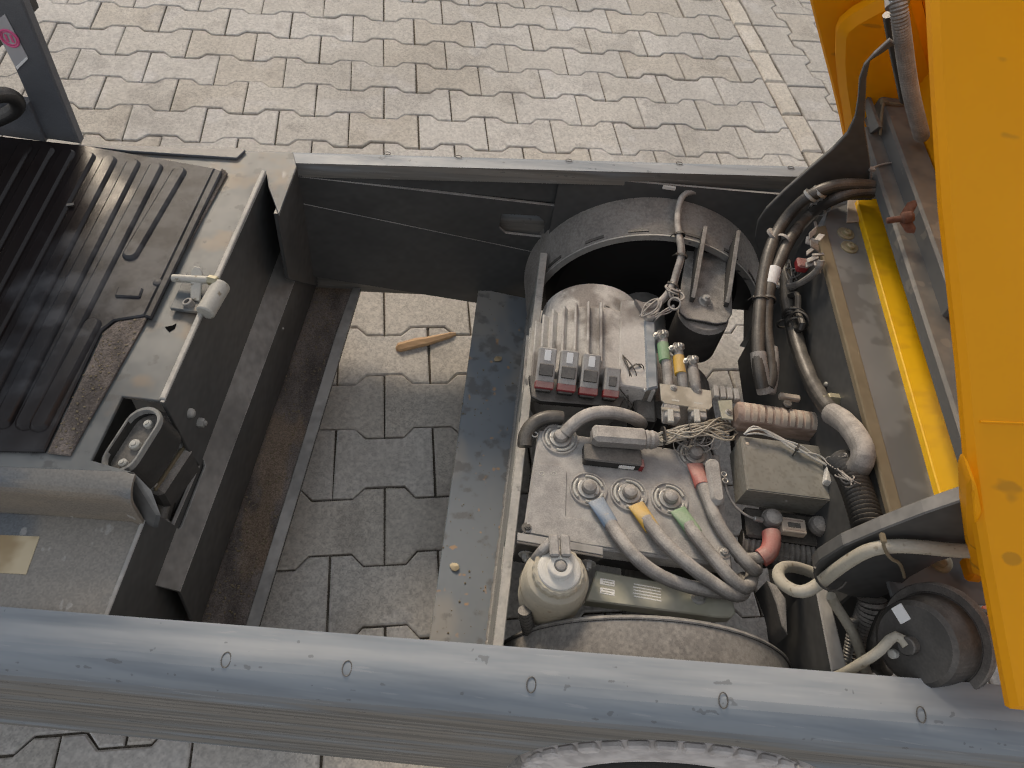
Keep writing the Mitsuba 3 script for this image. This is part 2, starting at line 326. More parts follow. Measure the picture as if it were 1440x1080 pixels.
mat('relay_cream', mikit.proc(lambda p, n, uv: mix((0.56, 0.5, 0.41), (0.42, 0.33, 0.27), fbm(p.x * 80, p.y * 80, p.z * 80, 3))), 0.6)
mat('relay_brown', mikit.proc(lambda p, n, uv: mix((0.25, 0.18, 0.145), (0.4, 0.31, 0.26), smoothstep(0.3, 0.7, fbm(p.x * 50, p.y * 50, p.z * 120, 4)))), 0.65)
for nm, c in (('tape_red', (0.44, 0.125, 0.105)), ('tape_green', (0.17, 0.34, 0.17)), ('tape_yellow', (0.62, 0.38, 0.05)), ('tape_blue', (0.16, 0.25, 0.37)), ('fuse_red', (0.22, 0.022, 0.026))):
    mat(nm, dusty(c, (0.36, 0.33, 0.29), 0.42, 70), 0.6)
mat('tan_sticker', mikit.proc(lambda p, n, uv: mix((0.30, 0.22, 0.12), (0.50, 0.42, 0.28), smoothstep(0.3, 0.65, fbm(p.x * 22, p.y * 22, 0.0, 4)))), 0.6)
mat('label_white', (0.74, 0.74, 0.73), 0.6)
mat('label_grey', (0.38, 0.375, 0.385), 0.5)
mat('label_pale', (0.45, 0.44, 0.40), 0.6)
mat('ink_pink', (0.62, 0.10, 0.24), 0.5)
mat('ink_dark', (0.03, 0.03, 0.03), 0.6)
mat('dark_hole', (0.006, 0.006, 0.006), 0.9, spec=0.0)
mat('brown_seal', mikit.proc(lambda p, n, uv: mix((0.13, 0.105, 0.065), (0.2, 0.165, 0.11), fbm(p.x * 60, p.y * 60, p.z * 60, 3))), 0.85)
mat('rear_plate', mikit.proc(lambda p, n, uv: mix(mix((0.145, 0.152, 0.155), (0.19, 0.197, 0.2), fbm(p.x * 18, p.y * 18, p.z * 18, 4)), (0.07, 0.072, 0.073), smoothstep(0.55, 0.62, fbm(p.x * 15 + 31, p.y * 15, 4.0, 4)) * 0.5)), 0.45)
mat('beam_paint', mikit.proc(lambda p, n, uv: mix(mix((0.105, 0.107, 0.105), (0.17, 0.162, 0.145), smoothstep(0.35, 0.65, fbm(p.x * 24, p.y * 24, p.z * 24, 4)) * smoothstep(0.2, 0.9, n.z)), (0.2, 0.185, 0.16), smoothstep(0.66, 0.72, fbm(p.x * 36 + 6, p.y * 36, p.z * 36, 3)) * 0.6)), 0.55)
mat('tyre_pale', mikit.proc(lambda p, n, uv: mix((0.40, 0.375, 0.36), (0.54, 0.51, 0.49), smoothstep(0.3, 0.7, fbm(p.x * 45, p.y * 45, p.z * 45, 4)))), 0.9, spec=0.2)
mat('tyre_black', (0.02, 0.02, 0.02), 0.8, spec=0.3)
mat('wood_mat', mikit.proc(lambda p, n, uv: mix((0.34, 0.2, 0.10), (0.55, 0.37, 0.21), fbm(p.x * 30 + p.y * 160, p.y * 200, p.z * 200, 3))), 0.8)
mat('orange_scrap_mat', (0.72, 0.2, 0.1), 0.7)
mat('orange_lens', (0.62, 0.12, 0.02), 0.25)
mat('chrome', (0.7, 0.7, 0.7), 0.2, 1.0)

# ------------------------------------------------------------------ paving
def project(q):
    c = MR @ (np.asarray(q, float) - CAM)
    return (720 + FPX * c[0] / c[2], 540 + FPX * c[1] / c[2]) if c[2] > 0.05 else (-1e5, -1e5)
gnd = trimesh.creation.box((60, 60, 0.2)); gnd.apply_translation((0, 0, -0.1075))
put('ground', gnd, 'sand_mat', 'paved yard of grey beige interlocking stones', kind='structure', smooth=False)
IN_SIGHT = [Polygon([(-80, -60), (1500, -60), (1500, 240), (1180, 260), (330, 225), (-80, 225)]), Polygon([(360, 375), (740, 375), (700, 920), (330, 920)]),
            Polygon([(-80, 980), (800, 1030), (1500, 1120), (-80, 1120)]), Polygon([(1350, 830), (1440, 830), (1440, 980), (1360, 980)]), Polygon([(960, 470), (1050, 470), (1050, 570), (960, 570)])]
def stone_outline(cx, cy, rot, gap=0.0021):
    e, w = 0.07 + 0.0125 - gap, 0.07 - 0.0125 - gap; x = 0.1 - gap
    q = [(-x, -e), (-0.061, -e), (-0.039, -w), (0.039, -w), (0.061, -e), (x, -e), (x, e), (0.061, e), (0.039, w), (-0.039, w), (-0.061, e), (-x, e)]
    return Polygon([(cx - b, cy + a) if rot else (cx + a, cy + b) for a, b in q])
def stone_mesh(poly, dz, tilt, ch=0.0032):
    p = ccw(np.array(poly.exterior.coords)[:-1]); p = p + np.array([[rnd.gauss(0, 0.0007), rnd.gauss(0, 0.0007)] for _ in p])
    e = np.roll(p, -1, 0) - p; e /= np.maximum(np.linalg.norm(e, axis=1, keepdims=True), 1e-9); nn = np.stack([-e[:, 1], e[:, 0]], 1); s = nn + np.roll(nn, 1, 0)
    s /= np.maximum((s * s).sum(1, keepdims=True) / 2, 0.4); q = p + s * ch; c = p.mean(0); m = len(p)
    h = lambda r, z: np.column_stack([r, z + dz + (r - c) @ np.array(tilt)])
    V = np.vstack([np.column_stack([p, np.full(m, -0.02)]), h(p, -ch * 0.75), h(q, 0.0)])
    F = [f for k in (0, 1) for i in range(m) for f in ([k * m + i, k * m + (i + 1) % m, (k + 1) * m + (i + 1) % m], [k * m + i, (k + 1) * m + (i + 1) % m, (k + 1) * m + i])]
    F += (np.asarray(manifold3d.triangulate([q])) + 2 * m).tolist()
    return trimesh.Trimesh(V, F, process=False)
BORDER_L, BORDER_R = 1.985, 2.062
def clipped(poly, lo, hi):
    if poly.bounds[0] >= lo and poly.bounds[2] <= hi: return poly
    g = poly.intersection(sbox(lo, -50, hi, 50))
    return g if g.geom_type == 'Polygon' and g.area > 0.002 else None
stones = []
for j in range(-36, 58):
    for n in range(-32, 11):
        g = clipped(stone_outline((n + 0.5 + 0.5 * (j % 2)) * 0.2, j * 0.14, False), -9, BORDER_L - 0.003)
        if g is not None: stones.append(g)
for i in range(0, 30):
    for n in range(-24, 40):
        g = clipped(stone_outline(BORDER_R + 0.06 + i * 0.14, (n + 0.5 * (i % 2)) * 0.2 + 0.03, True), BORDER_R + 0.003, 9)
        if g is not None: stones.append(g)
far_mesh, shown = [], 0
def in_sight(g):
    u, v = project((g.centroid.x, g.centroid.y, 0)); q = Point(u, v).buffer(70 if v < 300 else 95)
    return any(a.intersects(q) for a in IN_SIGHT)
stones.sort(key=lambda g: (g.centroid.x - CAM[0]) ** 2 + (g.centroid.y - CAM[1]) ** 2)
for g in stones:
    m = stone_mesh(g, rnd.gauss(0, 0.0009), (rnd.gauss(0, 0.006), rnd.gauss(0, 0.006)))
    if shown < 290 and in_sight(g):
        part('paving_stone', m, f'paver_mat_{rnd.choice((0, 1, 1, 2))}', parent='ground', smooth=False); shown += 1
    else: far_mesh.append(m)
y = -5.0
while y < 8.0:
    ln = rnd.choice((0.19, 0.2, 0.21)); wob = [rnd.uniform(-0.004, 0.004) for _ in range(6)]
    g = Polygon([(BORDER_L + 0.003 + wob[0], y + 0.003), ((BORDER_L + BORDER_R) / 2 + wob[4], y + 0.001), (BORDER_R - 0.003 + wob[1], y + 0.004), (BORDER_R - 0.004 + wob[5], y + ln / 2), (BORDER_R - 0.003 + wob[2], y + ln - 0.005), ((BORDER_L + BORDER_R) / 2, y + ln - 0.003), (BORDER_L + 0.003 + wob[3], y + ln - 0.004), (BORDER_L + 0.004, y + ln / 2)])
    m = stone_mesh(g, 0.002, (rnd.gauss(0, 0.01), rnd.gauss(0, 0.01)), 0.007)
    if in_sight(g): part('border_stone', m, 'border_mat', parent='ground', smooth=False)
    else: far_mesh.append(m)
    y += ln
part('outer_paving', cat(*far_mesh), 'paver_mat_1', parent='ground', kind='stuff', smooth=False)

# ------------------------------------------------------------------ sills and deck of the tractor
zN = lambda u: 0.40 + 0.10 * u / 1440            # the near sill rises a little towards the rear
vN = lambda u: 864 + 0.0783 * (u - 143)
WHEEL_R = 0.2
wheel_c = P(1015, vN(1015), zN(1015)); wheel_c = wheel_c - W * 0.084; wheel_c[2] = 0.196
def sill_section(zb, R=0.044, t=0.005, fw=0.031):
    out = [(0, -0.03), (0, 0), (fw * 0.5, 0), (fw, 0)] + [(fw + R * math.sin(a), -R + R * math.cos(a)) for a in np.linspace(0.2, math.pi / 2, 7)] + [(fw + R, zb)]
    inn = [(fw + R - t, zb)] + [(fw + (R - t) * math.sin(a), -R + (R - t) * math.cos(a)) for a in np.linspace(math.pi / 2, 0.2, 7)] + [(fw, -t), (t, -t), (t, -0.03)]
    return out + inn
secs = []; prof = None
us = list(range(-260, 1760, 14))
for u in us:
    z = zN(u); I = P(u, vN(u), z); dx = (I - wheel_c) @ L
    zb = 0.125
    if abs(dx) < WHEEL_R + 0.016: zb = max(zb, wheel_c[2] + math.sqrt((WHEEL_R + 0.016) ** 2 - dx * dx))
    zb = min(zb, z - 0.05)
    pr = sill_section(zb - z); prof = pr if prof is None else prof
    secs.append(np.array([I - W * o + Z * h for o, h in pr]))
part('side_sill', loft(secs, prof), 'sill_paint', 'rounded blue-grey near side sill along the bottom of the photo')
zF = lambda u: 0.462 + 0.055 * (u - 140) / 990
vF = lambda u: 234 + 0.0267 * (u - 480)
secs = []; prof = None
for u in list(range(-140, 1400, 22)):
    z = zF(u); I = P(u, vF(u), z); pr = [(a, b) for a, b in sill_section(0.115 - z, R=0.026, fw=0.022)]; prof = pr if prof is None else prof
    secs.append(np.array([I + W * (o + 0.006) + Z * h for o, h in pr]))
part('side_sill', loft(secs, prof), 'sill_paint', 'pale far side sill against the paving at the top')
def oval_plug(p, n, ax, s=0.0085):
    a = unit(ax - n * (ax @ n)); b = np.cross(n, a); c = [p + n * 0.0008 + s * (1.0 * math.cos(t) * a + 0.62 * math.sin(t) * b) for t in np.arange(21) * 2 * math.pi / 20]
    return tube(c, 0.0007, 6, smooth=False)
def sill_point(u, v):
    """Where the sight line meets the rounded part of the near sill."""
    d = ray(u, v); best = None
    for s in np.linspace(0.4, 1.6, 4000):
        q = CAM + d * s; uu = project(q)[0]
        I = P(u, vN(u), zN(u)); o = -(q - I) @ W - 0.0; h = q[2] - zN(u)
        if o > 0.031 and (o - 0.031) ** 2 + (h + 0.044) ** 2 < 0.044 ** 2:
            a = math.atan2(o - 0.031, h + 0.044); return q, unit(-W * math.sin(a) + Z * math.cos(a))
    return P(u, v, zN(u) - 0.01), Z
for u, v in ((318, 928), (488, 940), (747, 963), (1017, 985), (1295, 1005)):
    q, n = sill_point(u, v); part('side_sill__oval_mark', oval_plug(q, n, np.cross(n, L)), 'black_plastic')
for u, v in ((545, 216), (645, 221), (800, 226), (955, 230), (1112, 236)):
    part('side_sill_001__oval_mark', oval_plug(P(u, v, zF(u) + 0.001), Z, L, 0.006), 'black_plastic')

# step floor on the left, with the tan sticker
ZS = 0.398
fl = [P(-240, 712, ZS), P(207, 729, ZS), P(152, 866, ZS), P(152, 880, ZS), P(-240, 860, ZS)]
part('step_floor', prism(fl, [0, 0, -0.006], 0.001), 'step_paint', 'dusty step floor at the left')
st = [P(-40, 751, ZS), P(56, 755, ZS), P(37, 808, ZS), P(-50, 803, ZS)]
part('step_floor__sticker', prism(np.array(st) + Z * 0.0012, [0, 0, -0.0011]), 'tan_sticker', 'worn tan sticker on the step floor')

# deck plate with the cut-out for the battery plug
ZD = 0.484
dk = [P(-260, 186, ZD - 0.004), P(140, 207, ZD - 0.004), P(412, 214, ZD - 0.004), P(417, 234, ZD - 0.004), P(392, 301, ZD - 0.004), P(377, 262, ZD - 0.004), P(375, 246, ZD - 0.004), P(232, 564, ZD - 0.004), P(172, 557, ZD - 0.004), P(128, 647, ZD - 0.004), P(186, 664, ZD - 0.004), P(-260, 644, ZD - 0.004)]
part('deck_plate', prism(np.array(dk), [0, 0, -0.006], 0.001), 'deck_metal', 'scuffed bare deck strip with rust stains beside the rubber mat')
# rounded front edge of the platform
secs = []; R = 0.03
for u in (-260, -120, 0, 60, 110, 150, 172, 184, 190):
    e = P(u, 647 + (u + 10) * 0.078 + (4 if u > 180 else 0), ZD - 0.004); drop = ZD - 0.004 - ZS - 0.001; rr = R
    out = [(0, 0)] + [(rr * math.sin(a), -rr + rr * math.cos(a)) for a in np.linspace(0.15, math.pi / 2, 7)] + [(rr, -drop)]
    inn = [(rr - 0.005, -drop)] + [((rr - 0.005) * math.sin(a), -rr + (rr - 0.005) * math.cos(a)) for a in np.linspace(math.pi / 2, 0.15, 7)] + [(0, -0.005)]
    pr = out + inn; secs.append(np.array([e - W * o + Z * h for o, h in pr]))
part('platform_edge', loft(secs, pr), 'step_paint', 'muddy rounded front edge of the driver platform')
c0 = P(186, 668, ZD - 0.03)
cnr = [P(188, 664, ZD - 0.006), P(213, 690, ZD - 0.03), P(226, 725, ZD - 0.06), P(222, 742, ZS), P(196, 730, ZS)]
part('platform_edge__corner_gusset', trimesh.convex.convex_hull(np.vstack([cnr, np.array(cnr) - L * 0.006])), 'frame_paint')

# under the platform: floor pan that closes the space below the deck
pq = [P(-250, 500, 0.3), P(215, 560, 0.3), P(205, 720, 0.3), P(-250, 720, 0.3)]
pq = [low_(q, 0.3) if False else q for q in pq]
pan = [P(-260, 190, 0.2), P(398, 330, 0.2), P(150, 868, 0.2), P(-260, 860, 0.2)]
part('floor_pan', prism(np.array(pan), [0, 0, -0.004]), 'frame_paint')
pw = [P(-260, 640, ZD - 0.012), P(120, 640, ZD - 0.012)]
pl_ = [P(170, 552, 0.47), P(60, 600, 0.47)]
part('floor_pan__inner_wall', prism(np.array([P(172, 535, 0.465), P(100, 655, 0.465), P(100, 655, 0.465) * [1, 1, 0] + [0, 0, 0.205], P(172, 535, 0.465) * [1, 1, 0] + [0, 0, 0.205]]), -L * 0.004), 'frame_paint')

# rubber mat
ZM = ZD + 0.004
mo = [P(-260, 176, ZM), P(0, 191, ZM), P(120, 204, ZM), P(302, 236, ZM), P(203, 443, ZM), P(160, 450, ZM), P(142, 464, ZM), P(62, 634, ZM), P(-260, 628, ZM)]
part('floor_mat', prism(np.array(mo), [0, 0, -0.007], 0.002), 'mat_rubber', 'wet black ribbed rubber floor mat on the driver platform')
lo = [P(312, 236, ZD + 0.001), P(320, 243, ZD + 0.001), P(98, 640, ZD + 0.001), P(66, 636, ZD + 0.001), P(146, 466, ZD + 0.001), P(164, 452, ZD + 0.001), P(207, 445, ZD + 0.001)]
part('floor_mat__gritty_flange', prism(np.array(lo), [0, 0, -0.004], 0.001), 'rust_dirt', 'gritty brown lower border of the floor mat')
part('floor_mat__border', prism(np.array([P(302, 236, ZM + 0.003), P(312, 240, ZM + 0.003), P(212, 447, ZM + 0.003), P(203, 443, ZM + 0.003)]), [0, 0, -0.008], 0.002), 'mat_rubber')
def mat_rib(a, b, w, h=0.0055):
    """A long rounded rib of the mat: stadium plan, chamfered top."""
    d = unit(b - a); s = np.cross(Z, d); V = []
    for z, k in ((-0.001, 1.0), (h * 0.55, 0.86), (h, 0.6)):
        r = w / 2 * k
        for c, t0 in ((a, math.pi / 2), (b, -math.pi / 2)):
            for t in np.linspace(0, math.pi, 9): V.append(c + r * (math.cos(t0 + t) * d + math.sin(t0 + t) * s) + Z * z)
    return trimesh.convex.convex_hull(np.array(V))
a0 = P(187, 233, ZM); b0 = P(38, 590, ZM); rd = unit(b0 - a0); pitch = 0.0335
side = np.cross(rd, Z)
side = side if side @ L > 0 else -side
ribs = [(P(95, 217, ZM), P(-98, 575, ZM)), (P(124, 222, ZM), P(-70, 585, ZM)), (P(154, 227, ZM), P(-35, 592, ZM)), (P(187, 232, ZM), P(5, 592, ZM)), (P(219, 237, ZM), P(36, 594, ZM)), (P(252, 243, ZM), P(184, 358, ZM)), (P(66, 212, ZM), P(-130, 572, ZM)), (P(35, 208, ZM), P(-165, 570, ZM)), (P(130, 457, ZM), P(42, 596, ZM) + side * 0.012)]
for a, b in ribs: part('floor_mat__rib', mat_rib(a, b, 0.0255, 0.006), 'mat_rubber')
part('floor_mat__raised_boss', lathe(P(222, 398, ZM - 0.001), Z, [(0, 0.0075), (0.003, 0.006), (0.004, 0.003)], 20), 'mat_rubber')
part('floor_mat__raised_pad', rbox(P(182, 412, ZM), (0.035, 0.02, 0.007), (side, rd, Z), 0.003), 'mat_rubber')
put('mat_debris', rbox(P(98, 288, ZM + 0.004), (0.012, 0.006, 0.003), (unit(L + 0.5 * W), unit(W - 0.5 * L), Z), 0.001), 'black_plastic', 'small black crumb of debris on the ribbed floor mat', 'debris')
# angle lying on the far sill at the left
fa = [P(100, 203, 0.486), P(342, 208, 0.486), P(345, 211, 0.486), P(333, 222, 0.486), P(180, 212, 0.486)]
part('sill_strip', prism(np.array(fa), [0, 0, -0.005], 0.001), 'post_paint', 'dark flat strip lying on the far sill behind the mat')

# front post with its sticker
pb = [P(112, 203, 0.47), P(64, 196, 0.47)]
pd = unit(pb[0] - pb[1]); pn = np.cross(pd, Z); pn = pn if pn @ (CAM - pb[0]) > 0 else -pn
part('front_post', prism(np.array([pb[1], pb[0], pb[0] + Z * 0.85, pb[1] + Z * 0.85]), -pn * 0.02, 0.003), 'post_paint', 'dark grey upright post at the top left')
qs = [PV(7, 19, pb[0], pn), PV(40, 81, pb[0], pn), PV(24, 97, pb[0], pn), PV(-10, 34, pb[0], pn)]
part('front_post__sticker', prism(np.array(qs) + pn * 0.0015, -pn * 0.001), 'label_grey', 'grey sticker with a pink round mark on the post')
sc_ = np.mean(qs, 0); sx = unit(qs[1] - qs[0]); sy = np.cross(pn, sx); sy = sy if sy @ Z > 0 else sy
q = PV(14, 53, pb[0], pn) + pn * 0.002; part('front_post__pink_emblem', cat(ring(q, pn, 0.0135, 0.0016, 26, 6), ring(q, pn, 0.0105, 0.001, 26, 6), prism(np.array([q + Z * a + pd * b for a, b in ((-0.006, -0.006), (-0.006, -0.002), (0.006, -0.002), (0.006, -0.006))]), pn * 0.0005), prism(np.array([q + Z * a + pd * b for a, b in ((-0.006, 0.002), (-0.006, 0.006), (0.006, 0.006), (0.006, 0.002))]), pn * 0.0005)), 'ink_pink')
q2 = PV(30, 84, pb[0], pn) + pn * 0.002
part('front_post__white_bar', prism(np.array([PV(38, 79, pb[0], pn), PV(40, 82, pb[0], pn), PV(25, 97, pb[0], pn), PV(23, 93, pb[0], pn)]) + pn * 0.0022, -pn * 0.001), 'label_white')
rp = [P(67, 196, 0.47), P(-120, 180, 0.47)]
part('front_panel', prism(np.array([rp[1], rp[0], rp[0] + Z * 0.075, rp[1] + Z * 0.06]) - pn * 0.012, -pn * 0.02, 0.002), 'post_paint')
q0 = pb[1] - pn * 0.03 - pd * 0.085
part('front_panel__console', prism(np.array([q0 + Z * 0.10, q0 + Z * 0.82, q0 - pd * 0.75 + Z * 0.82, q0 - pd * 0.75 + Z * 0.14, q0 - pd * 0.12 + Z * 0.14]), -pn * 0.22, 0.01), 'black_plastic', 'black console behind the front post')
part('front_panel__black_tube', tube([P(-60, 190, 0.53), P(-5, 168, 0.54), P(24, 150, 0.56), P(20, 138, 0.58), P(-30, 148, 0.6)], 0.012, 14), 'black_plastic')

# ------------------------------------------------------------------ battery bay: front bulkhead, hat channel, ledge
A, B = P(375, 244, ZD), P(234, 565, ZD); bn = unit(np.cross(B - A, Z)); bn = bn if bn @ L > 0 else -bn
bk = lambda u, v: PV(u, v, A, bn)
low = lambda p, z: np.array([p[0], p[1], z])
far_top = bk(375, 244); nt = bk(231, 566)
f1 = bk(388, 263); f2 = bk(405, 306)
s1 = bk(262, 626); s2 = bk(270, 640); s3 = bk(233, 733); s4 = bk(206, 728)
endp = bk(152, 866)
zb = 0.135
outl = [far_top, f1, f2, low(f2 + W * 0.035, f2[2] - 0.01), low(f2 + W * 0.035, zb), low(endp - W * 0.03, zb), low(endp - W * 0.03, endp[2]), bk(152, 866), bk(206, 728), bk(222, 724), bk(245, 738), bk(281, 655), s2, nt]
part('bulkhead', prism(np.array(outl), -bn * 0.006, 0.001), 'frame_paint', 'dark vertical bulkhead plate at the front of the battery bay')
t1, t2 = bk(411, 308), bk(201, 811)
zM_ = 0.262
m1, m2 = P(437, 334, zM_), P(253, 832, zM_)
def hat(ps, th=0.006):
    secs = []
    return ps
hw = unit(m2 - m1)
hs = []
cut = [bk(284, 656), bk(252, 742)]
slope = [t1, m1, m2, t2]
sn = unit(np.cross(m1 - t1, m2 - m1)); sn = sn if sn[2] > 0 else -sn
pe = lambda u, v: PV(u, v, t1, sn)
slo = [t1, m1, m2, t2, pe(232, 733), pe(236, 729), pe(252, 744), pe(256, 740), pe(289, 655), pe(287, 648), pe(276, 640)]
ch = MB().add(prism(np.array(slo), -sn * 0.005, 0.0008))
zl = 0.13
fd = [m1 + bn * 0.0015, m2 + bn * 0.0015, low(m2 + bn * 0.0015, 0.215) - hw * -0.004, low(P(271, 872, zl), zl), low(m1, zl) + bn * 0.001]
fd = [m1, m2, low(m2, zl) + hw * 0.012, low(m1, zl)]
dn = unit(np.cross(fd[1] - fd[0], fd[3] - fd[0])); dn = dn if dn @ L > 0 else -dn
ch.add(prism(np.array(fd) + dn * 0.0004, -dn * 0.005, 0.0008))
part('hat_channel', ch.mesh(), 'frame_paint', 'sloping dusty channel along the foot of the bulkhead')
sp = P(408, 331, 0.285); sax = unit(m1 - t1)
part('hat_channel__slot', rbox(sp + sn * 0.0, (0.010, 0.012, 0.002), (sax, hw, sn), 0.0005), 'dark_hole')
for (u, v) in ((266, 581), (279, 594)):
    q = bk(u, v); part('bulkhead__cap_screw', hexbolt(q, bn, 0.0075, 0.009, dome=(u == 266)), 'light_frame')
for (u, v) in ((336, 500), (398, 462), (351, 388)):
    part('hat_channel__rivet', hexbolt(pe(u, v), sn, 0.0022, 0.0015, dome=True), 'light_frame')
zl = 0.122
lg = [P(444, 388, zl) - L * 0.01, P(512, 392, zl), P(507, 400, zl), P(362, 884, zl), P(356, 905, zl), P(258, 895, zl), P(271, 872, zl) - L * 0.02]
part('bottom_ledge', prism(np.array(lg), [0, 0, -0.008], 0.001), 'rust_dirt', 'rusty gritty ledge on the left of the battery opening')
lp = [P(511, 393, zl + 0.004), P(363, 884, zl + 0.004), P(344, 884, zl + 0.004), P(420, 640, zl + 0.004), P(472, 470, zl + 0.004), P(500, 393, zl + 0.004)]
part('bottom_ledge__edge_strip', prism(np.array(lp), [0, 0, -0.010], 0.001), 'frame_paint')
# cross plate
zc = 0.15
cp = [P(673, 405, zc), P(745, 420, zc), P(688, 925, zc), P(600, 925, zc)]
part('cross_plate', prism(np.array(cp), [0, 0, -0.01], 0.0012), 'cross_plate_mat', 'flat blue-grey cross plate with rust spots right of the opening')
# far inner wall
g1, g2 = P(395, 280, 0.39), P(735, 351, 0.272)
wd = unit((g2 - g1) * [1, 1, 0]); wn = unit(np.cross(wd, Z)); wn = wn if wn @ W < 0 else -wn
gd = unit(g2 - g1); g3 = g2 + gd * 0.10
br = PV(735, 437, g1, wn)
lowr = [g1, g3, low(g3, br[2]), br, PV(445, 390, g1, wn), PV(410, 385, g1, wn)]
part('side_wall', prism(np.array(lowr), -wn * 0.006, 0.001), 'frame_paint', 'dark far inner wall of the battery bay')
lip = lambda u, z, o=0.014: low(P(u, vF(u), zF(u)) + W * o, z)
T1 = lip(400, 0.452); T2 = lip(800, 0.40); un = unit(np.cross(gd, (T1 + T2 - g1 - g3) / 2)); un = un if un @ wn > 0 else -un
T1 = T1 - un * ((T1 - g1) @ un); T2 = T2 - un * ((T2 - g1) @ un)
pu = lambda u, v: PV(u, v, g1, un)
hole = [pu(706, 301), pu(757, 304), pu(766, 312), pu(765, 334), pu(711, 328), pu(702, 320)]
part('side_wall__upper_slope', prism(np.array([g1, g3, T2, T1]), -un * 0.006, 0.001, holes=[np.array(hole)]), 'frame_paint', 'sloping upper half of the far wall with a rectangular cut-out')
part('side_wall__liner', prism(np.array([g1, g3, T2, T1]) - un * 0.05, -un * 0.004), 'tyre_black')
part('side_wall__top_web', prism(np.array([T1, T2, low(T2, 0.47), low(T1, 0.45)]), -wn * 0.005), 'frame_paint')
e1, e2 = lip(790, 0.15, 0.02), lip(1170, 0.2, 0.02)
part('side_wall__rear_web', prism(np.array([e1, e2, low(e2, 0.505), low(e1, 0.475)]), W * 0.005), 'frame_paint')
# corner wall at the far left of the bay
ca, cb = P(417, 234, zF(417) - 0.006), P(393, 301, zF(400) - 0.004)
part('corner_web', prism(np.array([ca + W * 0.03, cb - W * 0.0, low(cb, 0.32), low(ca + W * 0.03, 0.14)]), -L * 0.006), 'frame_paint')

# frame rail with slots
zr = 0.335
R1, R2 = P(760, 355, zr), P(694, 902, zr); rdn = unit(R2 - R1); rn = unit(np.cross(rdn, Z)); rn = rn if rn @ L < 0 else -rn
R2 = R2 + rdn * 0.03
hR = lambda t, dz: R1 + rdn * t - Z * dz
lenR = np.linalg.norm(R2 - R1)
slots = [[hR(lenR * a, 0.012), hR(lenR * b, 0.012), hR(lenR * b - 0.02, 0.03), hR(lenR * a, 0.045)] for a, b in ((0.15, 0.38), (0.47, 0.66), (0.76, 0.84))]
rail = [R1, R2, low(R2, 0.152), low(R1, 0.152)]
part('frame_rail', prism(np.array(rail), -rn * 0.014, 0.0012, holes=[np.array(s) for s in slots]), 'light_frame', 'pale slotted frame rail between the battery opening and the motor bay')

# weld beads and grit
def bead(p, q, r=0.003):
    n = max(6, int(np.linalg.norm(q - p) / 0.004)); return tube([p + (q - p) * i / n + np.array([rnd.gauss(0, 0.0004) for _ in range(3)]) for i in range(n + 1)], r, 7, smooth=False, rough=0.35)
part('corner_web__weld_bead', bead(f2 + bn * 0.002, low(f2, 0.31) + bn * 0.002), 'frame_paint')
part('frame_rail__weld_bead', bead(low(R1, 0.153) + rn * 0.001, low(R2, 0.153) + rn * 0.001, 0.0035), 'frame_paint')
def grit(poly, z, n, seed, r0=0.0008, r1=0.0026):
    rg = random.Random(seed); pg = Polygon([(q[0], q[1]) for q in poly]); x0, y0, x1, y1 = pg.bounds; out = []
    ico = trimesh.creation.icosphere(subdivisions=0)
    while len(out) < n:
        x, y = rg.uniform(x0, x1), rg.uniform(y0, y1)
        if not pg.contains(Point(x, y)): continue
        m = ico.copy(); r = r0 + (r1 - r0) * rg.random() ** 3; m.vertices = m.vertices * [r * rg.uniform(0.7, 1.3), r * rg.uniform(0.7, 1.3), r * 0.7] + [x, y, z + r * 0.4]; out.append(m)
    return cat(*out)
part('bottom_ledge__grit', grit([P(440, 400, zl), P(490, 400, zl), P(345, 875, zl), P(280, 870, zl)], zl, 900, 3), 'brown_seal', kind='stuff', smooth=False)
part('floor_mat__grit', grit(lo, ZD + 0.001, 260, 4, 0.0007, 0.002), 'brown_seal', kind='stuff', smooth=False)
part('cross_plate__grit', grit(cp, zc, 160, 5, 0.0006, 0.002), 'brown_seal', kind='stuff', smooth=False)
# the rear wall of the bay, needed to lay the looms in front of it
zq = 0.54
rA, rB = P(1147, 322, zq), P(1258, 745, zq); rwn = unit(np.cross(rB - rA, Z)); rwn = rwn if rwn @ L < 0 else -rwn
def WF(u, v, z, off):
    q = P(u, v, z)
    return q if (q - rA) @ rwn > off else PV(u, v, rA + rwn * off, rwn)
